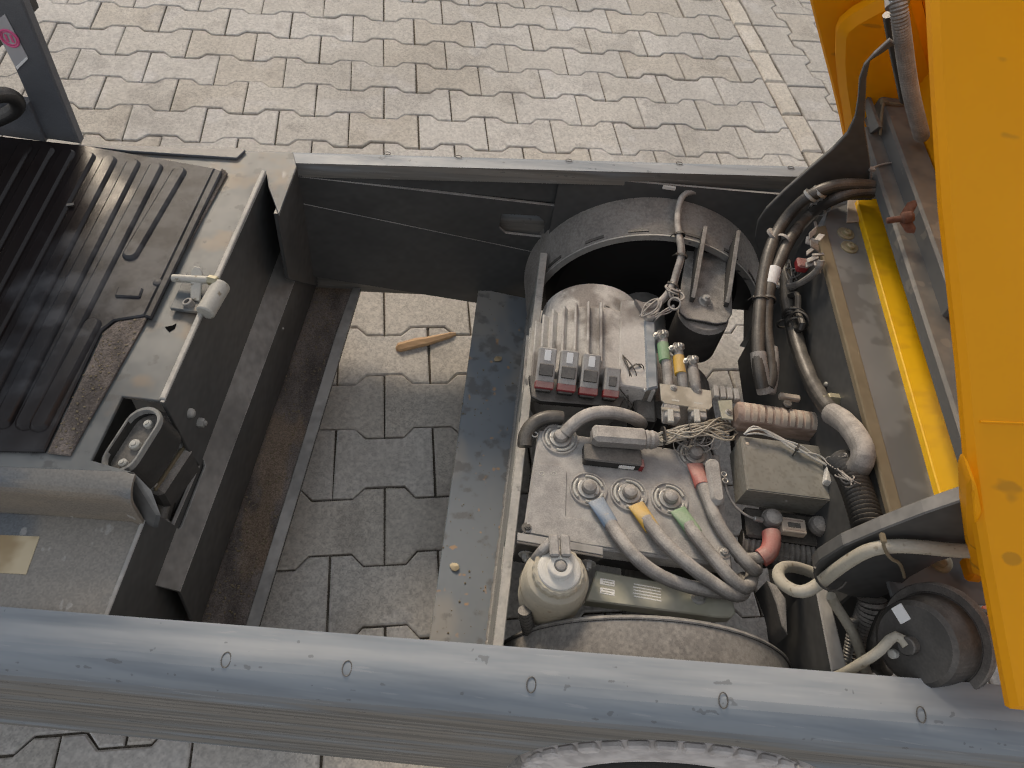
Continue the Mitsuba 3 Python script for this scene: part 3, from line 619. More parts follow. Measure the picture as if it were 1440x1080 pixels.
# ------------------------------------------------------------------ wheels, fenders, axle
def wheel(c, out, r, w, key, lab=None):
    """c: centre of the outer sidewall; out: the way it faces."""
    prof = [(-w, 0.11), (-w, r - 0.03), (-w + 0.012, r - 0.008), (-w + 0.02, r), (-0.02, r), (-0.010, r - 0.006), (-0.002, r - 0.024), (0.002, r - 0.04), (0.0, r - 0.075), (-0.006, r - 0.086), (-0.02, 0.115)]
    tyre = lathe(c, out, prof, 72)
    part(key, tyre, 'tyre_pale', lab)
    k = [q for q in scene if q.startswith(TT + '__' + key) and q.count('__') == 1][-1][len(TT) + 2:]
    a, b, d = frame(out)
    for i in range(36):
        t = i * 2 * math.pi / 36; rr = a * math.cos(t) + b * math.sin(t); ss = -a * math.sin(t) + b * math.cos(t)
        part(f'{k}__tread_block', rbox(np.asarray(c) - d * 0.006 + rr * (r - 0.012), (0.018, 0.027, 0.011), (rr, ss, d), 0.003), 'tyre_pale')
    part(f'{k}__rim', lathe(c, out, [(-0.05, 0.04), (-0.046, 0.09), (-0.03, 0.112), (-0.004, 0.122), (0.0, 0.118), (-0.004, 0.113), (-0.028, 0.104), (-0.04, 0.085), (-0.044, 0.04)], 48), 'light_frame', 'pale rim of the near rear wheel' if lab else None)
    part(f'{k}__hub', lathe(c, out, [(-0.08, 0.045), (-0.02, 0.045), (-0.012, 0.038), (-0.01, 0.001)], 32), 'frame_paint')
    part(f'{k}__tyre_lip', lathe(c, out, [(-0.012, 0.121), (0.001, 0.123), (0.003, 0.128), (0.001, 0.133), (-0.012, 0.136)], 48), 'tyre_black')
wc = np.array(wheel_c) + W * 0.003
wheel(wc, -W, WHEEL_R, 0.09, 'rear_wheel', 'near rear wheel with a pale dusty tyre')
fc = P(935, vN(935), zN(935)) * [1, 1, 0] - W * 0.061 + W * 0.835; fc = fc + L * 0.058; fc[2] = 0.212
wf = fc + W * 0.06; wf[2] = 0.208
part('rear_wheel', lathe(wf, -W, [(-0.1, 0.1), (-0.1, 0.19), (-0.08, 0.2), (-0.02, 0.2), (0, 0.18), (0.0, 0.1), (-0.02, 0.05), (-0.02, 0.001)], 60), 'tyre_black', 'black far rear wheel under its arch')
part('axle', cyl(wc + W * 0.12 + Z * -0.01, wf - W * 0.02, 0.05, 28), 'frame_paint')
part('axle__gear_case', lathe(wc + W * 0.52, W, [(0, 0.05), (0.02, 0.1), (0.08, 0.125), (0.16, 0.12), (0.22, 0.06)], 32), 'dusty_rubber')
def arch(c, d, r, w, t=0.004, fl=0.0, a0=-0.15, a1=math.pi + 0.15):
    ax = L; up = Z; V = []; n = 48
    d = unit(d)
    prof = [(0, r), (w, r + fl), (w, r + t + fl), (0, r + t)]
    secs = []
    for th in np.linspace(a0, a1, n):
        rad = math.cos(th) * ax + math.sin(th) * up
        secs.append(np.array([c + d * tt + rad * rr for tt, rr in prof]))
    return loft(secs, prof)
# find the arch that the photograph shows: rim top near (885, 326)
part('wheel_arch', arch(fc, W, 0.230, 0.165, fl=0.022), 'fender_dust', 'dusty grey wheel arch against the far wall')
part('wheel_arch__rim', arch(fc - W * 0.001, -W, 0.222, 0.004, 0.012), 'light_frame')
for t in (0.62, 0.95, 1.3, 1.75, 2.1, 2.5):
    th0, th1 = t, t + 0.16
    part('wheel_arch__seal', arch(fc + W * 0.004, W, 0.2325, 0.007, 0.0036, 0.0, th0, th1), 'black_plastic')
nc = wc + W * 0.012 + Z * 0.008 
nw_ = (P(955, 877, 0.41) - nc) @ W; nc = nc + L * ((P(955, 900, 0.42) - nc) @ L); print('arch', nw_)
part('wheel_arch', arch(nc, W, 0.212, nw_, 0.004, 0.0, 0.1, math.pi - 0.1), 'fender_dust', 'broad dusty wheel arch beside the near sill')
part('wheel_arch_001__end_plate', prism(np.array([nc + W * nw_ + (math.cos(t) * L + math.sin(t) * Z) * 0.216 for t in np.linspace(0.1, math.pi - 0.1, 30)]), W * 0.004), 'dusty_rubber')
part('wheel_arch_001__edge_bead', tube([nc + W * nw_ + (math.cos(t) * L + math.sin(t) * Z) * 0.2165 for t in np.linspace(0.15, math.pi - 0.15, 40)], 0.0028, 8, smooth=False), 'dusty_rubber')
for t in (): part('wheel_arch_001__bolt', hexbolt(nc + W * (nw_ - 0.02) + (math.cos(t) * L + math.sin(t) * Z) * 0.2155, math.cos(t) * L + math.sin(t) * Z, 0.0065, 0.005, washer=0.010), 'dust_grey')
part('wheel_arch_001__lug', prism(np.array([P(1079, 816, 0.36), P(1092, 822, 0.36), P(1106, 842, 0.36), P(1108, 893, 0.36), P(1100, 880, 0.36), P(1092, 848, 0.36)]), [0, 0, -0.05], 0.002), 'dusty_rubber')

# ------------------------------------------------------------------ motor
mm = P(847, 480, 0.402); mr = 0.107
mc = mm - Z * mr
mfar = (P(849, 430, 0.398) - mm) @ W; mnear = -0.062
part('drive_motor', lathe(mc + W * mnear, W, [(0, mr - 0.012), (0.006, mr - 0.003), (0.012, mr), (mfar - mnear - 0.012, mr), (mfar - mnear - 0.003, mr - 0.004), (mfar - mnear, mr - 0.012)], 64), 'motor_alu', 'finned pale aluminium drive motor')
eb = mc + W * mfar
part('drive_motor__end_bell', lathe(eb, W, [(-0.004, mr - 0.010), (0.02, mr - 0.010), (0.062, mr - 0.014), (0.069, mr - 0.022), (0.07, 0.02)], 56), 'motor_alu', 'round pale end bell of the motor')
for k in range(9):
    th = math.radians(92 + k * 10.5); rad = math.cos(th) * L + math.sin(th) * Z
    part('drive_motor__fin', rbox(mc + rad * (mr + 0.005) + W * (mfar + mnear) / 2, (0.017, 0.0042, (mfar - mnear) - 0.014), (rad, np.cross(W, rad), W), 0.0016), 'motor_alu')
for k in range(3):
    th = math.radians(20 + k * 28 + 8); rad = math.cos(th) * L + math.sin(th) * Z
    part('drive_motor__end_screw', hexbolt(eb + W * 0.005 + rad * (mr - 0.012), rad, 0.005, 0.004), 'dusty_rubber')
tb = [P(874, 420, 0.401), P(916, 425, 0.401), P(922, 549, 0.401), P(869, 541, 0.401)]
part('drive_motor__terminal_box', prism(np.array(tb), [0, 0, -0.09], 0.002), 'motor_alu', 'flat pale terminal box on the motor')
tb2 = [P(906, 449, 0.4045), P(922, 452, 0.4045), P(926, 544, 0.4045), P(910, 548, 0.4045)]
part('drive_motor__blue_corner', prism(np.array(tb2), [0, 0, -0.10], 0.003), 'sill_paint', 'blue-grey corner strip of the terminal box')
cv = [P(893, 420, 0.412), P(921, 431, 0.412), P(921, 446, 0.412), P(896, 449, 0.412)]
part('drive_motor__bracket', prism(np.array([cv[0], cv[1], cv[2], cv[2] + (cv[3] - cv[2]) * 0.4]), [0, 0, -0.012], 0.001), 'motor_alu')
# black bush below bracket and mounting bracket on the right
bz = 0.40
part('motor_mount', prism(np.array([P(966, 352, bz), P(1029, 358, bz), P(1030, 440, bz), P(1022, 453, bz), P(1008, 455, bz), P(966, 447, bz), P(956, 438, bz), P(958, 400, bz)]), [0, 0, -0.007], 0.0012), 'dusty_rubber', 'dusty bracket plate with two upright ribs beside the far wheel')
for q0, q1 in (((979, 352), (972, 425)), ((1024, 358), (1020, 432))):
    a, b = P(*q0, bz), P(*q1, bz); s = unit(np.cross(b - a, Z))
    rib = np.array([a, b, b + Z * 0.012, b + Z * 0.022 + (a - b) * 0.12, a + Z * 0.06])
    part('motor_mount__rib', prism(rib - s * 0.004, s * 0.008, 0.0012), 'dusty_rubber')
part('motor_mount__nut', hexbolt(P(992, 424, bz), Z, 0.0095, 0.009, washer=0.013), 'zinc')
part('motor_mount__rubber_bush', cyl(P(990, 440, 0.39) - Z * 0.09, P(990, 440, 0.392), 0.046, 32, 0.006), 'dusty_rubber', 'round black rubber bush under the bracket')

# ------------------------------------------------------------------ fuse row, contactor
tr = [P(744, 527, 0.372), P(884, 548, 0.372), P(872, 572, 0.372), P(760, 563, 0.372), P(748, 557, 0.372)]
part('fuse_tray', prism(np.array(tr), [0, 0, -0.012], 0.0015), 'black_plastic', 'black tray carrying the row of fuse holders')
for i, (u, v, w_) in enumerate(((769, 513, 0.0285), (800, 517, 0.0285), (831, 522, 0.0285), (862, 533, 0.024))):
    sl = unit(W * 0.86 + Z * 0.5); nz = np.cross(L, sl)
    c = P(u, v, 0.412); ln = 0.056 if i < 3 else 0.038
    k = part('fuse_holder', rbox(c - nz * 0.012, (w_, ln, 0.024), (L, sl, nz), 0.002), 'dust_grey', None if i < 3 else 'smaller fuse holder of the row with loose wires')[len(TT) + 2:]
    ct = c
    if i < 3:
        part(f'{k}__label', rbox(ct + sl * 0.0155 + nz * 0.0005, (0.010, 0.017, 0.0012), (L, sl, nz), 0.0002), 'label_white')
        part(f'{k}__window', rbox(ct - sl * 0.0085, (0.022, 0.019, 0.006), (L, sl, nz), 0.001), 'dark_hole' if False else 'black_plastic')
        part(f'{k}__upper_cap', rbox(ct + sl * 0.016 - nz * 0.001, (0.025, 0.022, 0.0022), (L, sl, nz), 0.0007), 'dusty_rubber' if False else 'dust_grey')
    else:
        part(f'{k}__window', rbox(ct - sl * 0.004, (0.012, 0.016, 0.005), (L, sl, nz), 0.001), 'black_plastic')
    part(f'{k}__red_band', rbox(ct - sl * (ln / 2 + 0.004) - nz * 0.010, (w_ + 0.001, 0.012, 0.020), (L, sl, nz), 0.0015), 'fuse_red')
    part(f'{k}__base', rbox(ct - sl * (ln / 2 + 0.009) - nz * 0.019, (w_ - 0.004, 0.010, 0.016), (L, sl, nz), 0.0015), 'black_plastic')
cb_ = P(908, 568, 0.37)
part('contactor', rbox(cb_ - Z * 0.03, (0.036, 0.062, 0.06), r=0.004), 'black_plastic', 'black contactor block with two studs beside the fuses')
part('contactor__side_pod', cyl(P(932, 575, 0.36) - Z * 0.05, P(932, 575, 0.36), 0.019, 24, 0.004), 'black_plastic')
for u, v in ((903, 531), (907, 549)):
    part('contactor__stud', cat(hexbolt(P(u, v, 0.385), Z, 0.0075, 0.007, washer=0.0105), rbox(P(u + 6, v, 0.386), (0.022, 0.008, 0.0015), r=0.0003), cyl(P(u, v, 0.385), P(u, v, 0.40), 0.003, 12)), 'zinc')
part('contactor__collar', rbox(P(904, 541, 0.372), (0.036, 0.03, 0.016), r=0.003), 'dust_grey')
def wires(name, paths, r, m, jit=0.004, n=5, lab=None, parent=TT, seed=3):
    rg = random.Random(seed); ms = []
    for p in paths:
        for _ in range(n):
            o = [np.array([rg.gauss(0, jit), rg.gauss(0, jit), rg.gauss(0, jit * 0.6)]) for _ in p]
            o[0] *= 0.3; o[-1] *= 0.3
            ms.append(tube([a + b for a, b in zip(p, o)], r, 6, step=0.006))
    return part(name, cat(*ms), m, lab, parent=parent)
wires('loose_wires', [[P(876, 500, 0.40), P(885, 512, 0.41), P(890, 530, 0.40), P(880, 548, 0.39)], [P(870, 545, 0.395), P(882, 556, 0.38), P(885, 572, 0.36), P(892, 590, 0.34)], [P(884, 520, 0.40), P(898, 512, 0.405), P(905, 528, 0.39)]], 0.0009, 'cable_black', 0.0035, 3, 'loose thin wires between the fuses and the contactor')
part('sensor_plug', rbox(P(889, 531, 0.385), (0.013, 0.03, 0.02), (unit(L + 0.3 * W), unit(W - 0.3 * L), Z), 0.003), 'black_plastic')

# ------------------------------------------------------------------ motor controller
zt = 0.365
ct4 = [P(758, 604, zt), P(1012, 640, zt), P(1029, 797, zt), P(820, 770, zt), P(736, 753, zt)]
part('motor_controller', prism(np.array(ct4), [0, 0, -0.028], 0.002), 'dust_grey', 'dusty grey motor controller with five round terminals')
ct5 = [P(748, 640, zt - 0.028), P(1014, 650, zt - 0.028), P(1034, 806, zt - 0.028), P(738, 758, zt - 0.028)]
ct5 = [q + (np.mean(ct5, 0) - q) * 0.02 for q in ct5]
part('motor_controller__heat_sink', prism(np.array(ct5) - Z * 0.0005, [0, 0, -0.05], 0.002), 'dusty_rubber')
lp4 = [P(752, 652, zt), P(786, 654, zt), P(797, 664, zt), P(795, 727, zt), P(846, 737, zt), P(1002, 768, zt), P(1006, 791, zt), P(820, 766, zt), P(739, 749, zt)]
part('motor_controller__raised_panel', prism(np.array(lp4) + Z * 0.0022, [0, 0, -0.003], 0.0009), 'dust_grey', 'lighter raised panel along the front of the controller')
for u, v in ((762, 666), (779, 666)):
    part('motor_controller__panel_mark', ring(P(u, v, zt + 0.0025), Z, 0.0035, 0.0006, 14, 6), 'label_pale')
TERM = [(787, 618), (827, 689), (884, 696), (941, 703), (976, 641)]
for i, (u, v) in enumerate(TERM):
    c = P(u, v, zt)
    k = part('terminal', lathe(c, Z, [(0, 0.0285), (0.004, 0.0278), (0.0045, 0.0262), (0.0015, 0.0245), (0.0012, 0.012), (0.0012, 0.001)], 36), 'dust_grey', ('controller terminal with a dark hose lug', 'controller terminal with the blue sleeve', 'controller terminal with the yellow sleeve', 'controller terminal with the green sleeve', 'controller terminal with the red sleeve')[i])[len(TT) + 2:]
    arcs = []
    for s0 in (0.3, 2.4, 4.5):
        arcs.append(tube([c + Z * 0.0035 + 0.0215 * (math.cos(s0 + t) * L + math.sin(s0 + t) * W) for t in np.linspace(0, 1.5, 10)], 0.0022, 8, smooth=False))
    part(f'{k}__well_arc', cat(*arcs), 'label_pale')
    part(f'{k}__lug', lathe(c + Z * 0.003, Z, [(0, 0.0165), (0.0025, 0.0165), (0.003, 0.0155), (0.003, 0.001)], 28), 'zinc')
    part(f'{k}__bolt', hexbolt(c + Z * 0.006, Z, 0.0112, 0.0125, dome=True), 'cable_grey')
RC = 0.0098
def power_cable(i, tapecol, tp, cb, lab):
    c = P(*TERM[i], zt); a, b = P(*tp[0], zt + 0.008), P(*tp[1], zt + 0.012)
    part(f'power_cable', tube([P(*q) for q in cb], RC, 14, rough=0.02), 'cable_grey', lab)
    k = [q for q in scene if q.startswith(TT + '__power_cable') and q.count('__') == 1][-1][len(TT) + 2:]
    d = unit(b - a); s = unit(np.cross(d, Z)); secs = []
    prof = [(math.cos(t), math.sin(t)) for t in np.arange(14) * 2 * math.pi / 14]
    for f_, wx, wz in ((0, 0.013, 0.0022), (0.08, 0.0132, 0.003), (0.45, 0.0122, 0.007), (0.8, 0.0112, 0.0108), (1.0, 0.0108, 0.0106), (1.0, 0.0100, 0.0098)):
        q = a + (b - a) * f_; secs.append(np.array([q + s * x * wx + np.cross(s, d) * z * wz for x, z in prof]))
    part(f'{k}__sleeve', loft(secs, prof), tapecol)
power_cable(1, 'tape_blue', ((838, 703), (859, 737)), [(852, 727, zt + 0.011), (866, 748, zt + 0.016), (888, 778, zt + 0.02), (922, 806, zt + 0.006), (970, 825, zt - 0.01), (1015, 833, zt - 0.02), (1040, 832, zt - 0.045)], 'grey power cable with a blue sleeve')
power_cable(2, 'tape_yellow', ((894, 709), (917, 743)), [(908, 730, zt + 0.011), (930, 758, zt + 0.018), (962, 789, zt + 0.018), (1000, 818, zt + 0.006), (1030, 836, zt - 0.004), (1046, 832, zt - 0.03), (1044, 812, zt - 0.06)], 'grey power cable with a yellow sleeve')
power_cable(3, 'tape_green', ((953, 716), (978, 751)), [(968, 738, zt + 0.011), (988, 766, zt + 0.016), (1016, 800, zt + 0.012), (1040, 824, zt + 0.002), (1056, 818, zt - 0.025), (1052, 790, zt - 0.06)], 'grey power cable with a green sleeve')
power_cable(4, 'tape_red', ((977, 652), (987, 683)), [(984, 674, zt + 0.011), (994, 700, zt + 0.012), (1010, 737, zt + 0.01), (1036, 775, zt + 0.004), (1056, 798, zt - 0.004), (1063, 800, zt - 0.03), (1060, 775, zt - 0.06)], 'grey power cable with a red sleeve')
part('motor_controller__screw', hexbolt(P(1018, 777, zt), Z, 0.006, 0.004, washer=0.010), 'zinc')
part('motor_controller__screw', hexbolt(P(742, 743, zt), Z, 0.005, 0.004, washer=0.009), 'cable_black')
part('motor_controller__eyelet', ring(P(752, 611, zt + 0.003), Z, 0.0045, 0.0012), 'zinc')
part('motor_hose', tube([P(795, 609, zt + 0.012), P(806, 597, zt + 0.022), P(826, 584, zt + 0.03), P(856, 580, zt + 0.03), P(885, 586, zt + 0.02), P(902, 596, zt - 0.01)], 0.0105, 16), 'cable_grey', 'grey hose curving from the first terminal to the contactor')
part('motor_hose', tube([P(738, 628, zt - 0.01), P(742, 606, zt + 0.0), P(756, 592, zt + 0.008), P(790, 588, zt + 0.008)], 0.0115, 16), 'cable_black', 'dark hose rising beside the frame rail')
# plug, housing
pa, pb2 = P(834, 607, zt + 0.040), P(912, 613, zt + 0.036); pl = unit(pb2 - pa); ps = unit(np.cross(Z, pl)); pz = np.cross(pl, ps)
part('controller_plug', rbox((pa + pb2) / 2 - pz * 0.010, (np.linalg.norm(pb2 - pa), 0.030, 0.026), (pl, ps, pz), 0.006), 'cable_grey', 'dusty black wiring plug on the controller')
part('controller_plug__boot', lathe(pb2 - pz * 0.010 - pl * 0.004, pl, [(0, 0.0135), (0.004, 0.015), (0.008, 0.0135), (0.012, 0.015), (0.016, 0.0135), (0.02, 0.012)], 24), 'cable_grey')
ha, hb = P(822, 634, zt + 0.019), P(903, 643, zt + 0.015)
hl = unit(hb - ha); hs_ = unit(np.cross(Z, hl)); hz = np.cross(hl, hs_)
part('plug_socket', rbox((ha + hb) / 2 - hz * 0.009, (np.linalg.norm(hb - ha), 0.030, 0.018), (hl, hs_, hz), 0.002), 'black_plastic', 'black socket housing with a small white label under the plug')
q = P(883, 642, zt + 0.008)
ff = hs_ * 0.0155
part('plug_socket__label', rbox((ha + hb) / 2 + hl * 0.022 - ff - hz * 0.009, (0.024, 0.001, 0.008), (hl, hs_, hz), 0.0002), 'label_white')
part('plug_socket__red_latch', rbox(hb - hl * 0.0 - ff * 0.6 - hz * 0.009, (0.006, 0.014, 0.016), (hl, hs_, hz), 0.001), 'fuse_red')
rg = random.Random(5)
bw = []
for i in range(26):
    a0 = pb2 + pl * 0.012 - pz * 0.01 + ps * rg.uniform(-0.011, 0.011) + pz * rg.uniform(-0.009, 0.009)
    bw.append(tube([a0, P(945 + rg.uniform(-3, 3), 612 + rg.uniform(-9, 9), zt + 0.025 + rg.uniform(0, 0.014)), P(970 + rg.uniform(-4, 4), 607 + rg.uniform(-10, 9), zt + 0.028 + rg.uniform(0, 0.015)), P(1000 + rg.uniform(-8, 8), 600 + rg.uniform(-12, 12), zt + 0.026 + rg.uniform(0, 0.016)), P(1030 + rg.uniform(-12, 12), 606 + rg.uniform(-9, 9), zt + 0.0 + rg.uniform(0, 0.02))], 0.0013, 6, step=0.006))
part('wire_loom', cat(*bw), 'copper_plate', 'thick bundle of thin dusty wires right of the plug')
bw = []
for i in range(12):
    c = P(985 + rg.uniform(-26, 26), 618 + rg.uniform(-8, 14), zt + 0.012 + rg.uniform(0, 0.02)); bw.append(ring(c, unit([rg.gauss(0, 0.5), rg.gauss(0, 0.5), 1]), rg.uniform(0.008, 0.017), 0.0009, 22, 5))
part('wire_loom__loose_loops', cat(*bw), 'cable_grey')
for u, v in ((932, 612), (967, 608)): part('wire_loom__tie', tie(P(u, v, zt + 0.031), pl, 0.0125), 'cable_black')

# ------------------------------------------------------------------ connector plate, relay strip
zk = 0.405
part('connector_plate', prism(np.array([P(928, 539, zk), P(1000, 549, zk), P(1002, 571, zk), P(997, 576, zk), P(935, 567, zk), P(930, 562, zk)]), [0, 0, -0.003], 0.0006), 'copper_plate', 'tarnished flat plate with two screws above the wire bundle')
for u, v in ((947, 545.5), (982, 549.5)): part('connector_plate__screw', hexbolt(P(u, v, zk), Z, 0.0042, 0.0028, dome=False, washer=0.0058), 'zinc')
for u, v, w_ in ((950, 563, 0.012), (982, 567, 0.014)): part('connector_plate__stamp', rbox(P(u, v, zk), (w_, 0.003, 0.0006), r=0.0001), 'label_pale')
for u in (943, 980):
    k = part('small_connector', rbox(P(u, 580, zk - 0.012), (0.025, 0.034, 0.022), r=0.002), 'dust_grey')[len(TT) + 2:]
    part(f'{k}__latch', rbox(P(u, 585, zk + 0.0), (0.009, 0.024, 0.006), r=0.001), 'label_pale')
    part(f'{k}__wing', rbox(P(u, 577, zk - 0.002), (0.029, 0.006, 0.006), r=0.001), 'copper_plate')
for i in range(4):
    part('bus_finger', rbox(P(1006 + i * 9.5, 553 + i * 1.3, zk - 0.006), (0.0085, 0.022, 0.014), r=0.0012), 'dust_grey')
part('clamp_plate', prism(np.array([P(1010, 563, zk), P(1030, 562, zk), P(1031, 590, zk), P(1016, 588, zk)]), [0, 0, -0.004], 0.0008), 'green_plate')
part('clamp_plate__screw', hexbolt(P(1025, 580, zk), Z, 0.004, 0.003, washer=0.006), 'zinc')
ra, rb = P(1038, 574, 0.415), P(1180, 594, 0.415); rl = unit(rb - ra); rs = unit(np.cross(Z, rl)); rlen = np.linalg.norm(rb - ra)
body = []
pr = [(0.020 * math.cos(t), 0.020 * math.sin(t) * 1.0) for t in np.linspace(-0.25, math.pi + 0.25, 14)]
pr = [(max(-0.019, min(0.019, x * 1.15)), z - 0.018) for x, z in pr] + [(-0.019, -0.034), (0.019, -0.034)]
secs = []
for s, k in ((0, 0.75), (0.006, 1), (rlen - 0.008, 1), (rlen, 0.7)): secs.append(np.array([ra + rl * s + rs * x * k + Z * (z * k if z > -0.03 else z) for x, z in pr]))
part('relay_strip', loft(secs, pr), 'relay_brown', 'brown relay strip with a row of pale ribs')
for i in range(12):
    s = 0.008 + (rlen - 0.018) * (i + 0.5) / 12
    rb_ = [np.array([ra + rl * (s + o) + rs * (0.0222 * math.cos(t) * 1.0) + Z * (0.0228 * math.sin(t) - 0.018) for t in np.linspace(0.95, 2.5, 8)] + [ra + rl * (s + o) + rs * (0.019 * math.cos(t)) + Z * (0.019 * math.sin(t) - 0.018) for t in np.linspace(2.5, 0.95, 8)]) for o in (-0.0036, 0.0036)]
    pf = [(0.0222 * math.cos(t), 0.0228 * math.sin(t)) for t in np.linspace(0.95, 2.5, 8)] + [(0.019 * math.cos(t), 0.019 * math.sin(t)) for t in np.linspace(2.5, 0.95, 8)]
    part('relay_strip__rib', loft(rb_, pf), 'relay_cream')
part('relay_strip__knob', cyl(P(1106, 571, 0.416), P(1106, 571, 0.416) + Z * 0.008, 0.0075, 24, 0.002), 'black_plastic', 'round black knob on the relay strip')
part('relay_strip__cream_block', rbox(P(1110, 559, 0.405), (0.034, 0.010, 0.010), (rl, rs, Z), 0.0015), 'relay_cream')
part('relay_strip__black_base', rbox((ra + rb) / 2 - Z * 0.045 - rs * 0.022, (rlen * 0.96, 0.05, 0.022), (rl, rs, Z), 0.002), 'black_plastic')
for i in range(8): part('relay_strip__pin', hexbolt(ra + rl * (0.012 + i * (rlen - 0.024) / 7) - rs * 0.038 - Z * 0.034, Z, 0.0016, 0.002, dome=True), 'label_pale')
part('relay_strip__end_bracket', prism(np.array([P(1168, 594, 0.395), P(1184, 596, 0.395), P(1188, 616, 0.395), P(1166, 615, 0.395)]), [0, 0, -0.003], 0.0005), 'tan_sticker')
part('thick_loom', tube([WF(1170, 582, 0.40, 0.02), WF(1190, 596, 0.405, 0.02), WF(1208, 620, 0.40, 0.02), WF(1214, 642, 0.385, 0.02), WF(1205, 660, 0.36, 0.02), WF(1196, 668, 0.33, 0.02)], 0.0155, 18, rough=0.03), 'cable_grey', 'thick dusty grey loom bending down behind the box')
part('coiled_loom', tube([WF(1184, 652, 0.365, 0.024), WF(1196, 668, 0.365, 0.024), WF(1206, 692, 0.36, 0.024), WF(1214, 716, 0.355, 0.024), WF(1221, 742, 0.345, 0.024)], 0.0205, 20, corr=(0.0062, 0.004)), 'cable_black', 'black coiled loom right of the grey box')
wires('coiled_loom__wire_ends', [[WF(1190, 640, 0.385, 0.03), WF(1180, 652, 0.385, 0.03), WF(1186, 668, 0.385, 0.04), WF(1198, 676, 0.378, 0.045)]], 0.0011, 'cable_grey', 0.006, 12)

# ------------------------------------------------------------------ grey box and shunt
zx = 0.405
bx4 = [P(1041, 613, zx), P(1171, 630, zx), P(1184, 706, zx), P(1050, 689, zx)]
nx = lambda u, v: P(u, v, zx - 0.055)
bot = [nx(1026, 640), nx(1160, 655), P(1166, 728, zx - 0.055), P(1034, 708, zx - 0.055)]
V = np.vstack([bx4, bot]); part('electronics_box', tm(V, [[0, 1, 2], [0, 2, 3], [4, 6, 5], [4, 7, 6], [0, 4, 5], [0, 5, 1], [1, 5, 6], [1, 6, 2], [2, 6, 7], [2, 7, 3], [3, 7, 4], [3, 4, 0]]), 'khaki_box', 'plain khaki-grey metal box with a stained lid', smooth=False)
ins = [q + (np.mean(bx4, 0) - q) * 0.03 for q in bx4]
part('electronics_box__lid', prism(np.array(ins) + Z * 0.0012, [0, 0, -0.0018], 0.0006), 'khaki_box')
part('electronics_box__screw', hexbolt(P(1106, 704, zx - 0.02) - W * 0.0005, -W, 0.002, 0.0012, dome=True), 'dust_grey')
part('electronics_box__screw', hexbolt(P(1051, 624, zx + 0.001), Z, 0.003, 0.0015, dome=True), 'relay_cream')
wp = [[P(1048, 611, zx + 0.006), P(1065, 606, zx + 0.014), P(1090, 613, zx + 0.014), P(1118, 630, zx + 0.010), P(1145, 644, zx + 0.010), P(1165, 655, zx + 0.012)]]
wires('white_wires', wp, 0.0013, 'white_plastic', 0.0035, 5, 'thin white wires lying across the khaki box', seed=8)
part('white_wires__tie', tie(P(1121, 629, zx + 0.010), wp[0][4] - wp[0][3], 0.0045, 0.003), 'cable_black')
part('white_connector', rbox(P(1166, 670, zx + 0.008), (0.014, 0.030, 0.014), (unit(L * 0.95 - W * 0.3), unit(W * 0.95 + L * 0.3), Z), 0.002), 'white_plastic', 'small white plug on the corner of the khaki box')
wires('white_connector__wire_tails', [[P(1172, 655, zx + 0.01), P(1180, 648, zx + 0.014), P(1184, 660, zx + 0.012), P(1176, 672, zx + 0.012)]], 0.0012, 'relay_cream', 0.004, 6, seed=11)
zs = 0.375
sa, sb = P(1052, 728, zs - 0.02), P(1186, 747, zs - 0.02); sl_ = unit(sb - sa); sw = unit(np.cross(Z, sl_))
part('shunt_base', rbox((sa + sb) / 2 - Z * 0.02, (np.linalg.norm(sb - sa), 0.05, 0.02), (sl_, sw, Z), 0.003), 'black_plastic', 'black base under the fuse with two domed nuts')
for u, v in ((1085, 731), (1151, 741)):
    k = part('domed_nut', cat(hexbolt(P(u, v, zs - 0.012), Z, 0.0145, 0.017, dome=True), lathe(P(u, v, zs - 0.016), Z, [(0, 0.0165), (0.004, 0.0165), (0.005, 0.0155)], 28)), 'cable_grey', 'grey domed nut left of the cream fuse' if u < 1100 else 'grey domed nut right of the cream fuse')
fa_, fb_ = P(1101, 736, zs - 0.002), P(1133, 741, zs - 0.002)
part('strip_fuse', rbox((fa_ + fb_) / 2 - Z * 0.007, (0.036, 0.024, 0.014), (sl_, sw, Z), 0.001), 'relay_cream', 'cream strip fuse with a dark window')
part('strip_fuse__window', rbox((fa_ + fb_) / 2, (0.019, 0.008, 0.0012), (sl_, sw, Z), 0.0003), 'black_plastic')
for s in (-1, 1): part('strip_fuse__print', rbox((fa_ + fb_) / 2 + sw * 0.008 * s, (0.028, 0.0016, 0.0006), (sl_, sw, Z), 0.0001), 'relay_brown')
part('shunt_base__end_lug', rbox(P(1172, 744, zs - 0.008), (0.024, 0.016, 0.008), (sl_, sw, Z), 0.002), 'zinc')
part('cable_boot', cyl(P(1178, 741, zs - 0.012), P(1213, 744, zs - 0.012), 0.0105, 20, 0.003), 'cable_grey', 'grey cable boot with a red patch right of the fuse')
part('cable_boot__red_patch', rbox(P(1188, 742, zs - 0.002), (0.011, 0.010, 0.002), (sl_, sw, Z), 0.0006), 'tape_red')
part('red_boot', tube([P(1084, 749, zs - 0.012), P(1085, 764, zs - 0.012), P(1081, 776, zs - 0.015), P(1070, 785, zs - 0.02)], 0.0135, 16), 'tape_red', 'red angled cable boot below the left domed nut')
part('red_boot__cable', tube([P(1074, 782, zs - 0.018), P(1060, 786, zs - 0.03), P(1040, 784, zs - 0.06)], 0.0095, 12), 'cable_grey')
part('ribbed_hose', tube([P(1040, 768, 0.31), P(1090, 778, 0.315), P(1150, 786, 0.315), P(1200, 780, 0.31)], 0.026, 20, corr=(0.008, 0.003)), 'dusty_rubber', 'dusty ribbed hose under the fuse')
part('grey_pad', mat_rib(P(1002, 655, 0.385), P(1008, 701, 0.385), 0.023, 0.008), 'dust_grey', 'pale rounded pad beside the khaki box')
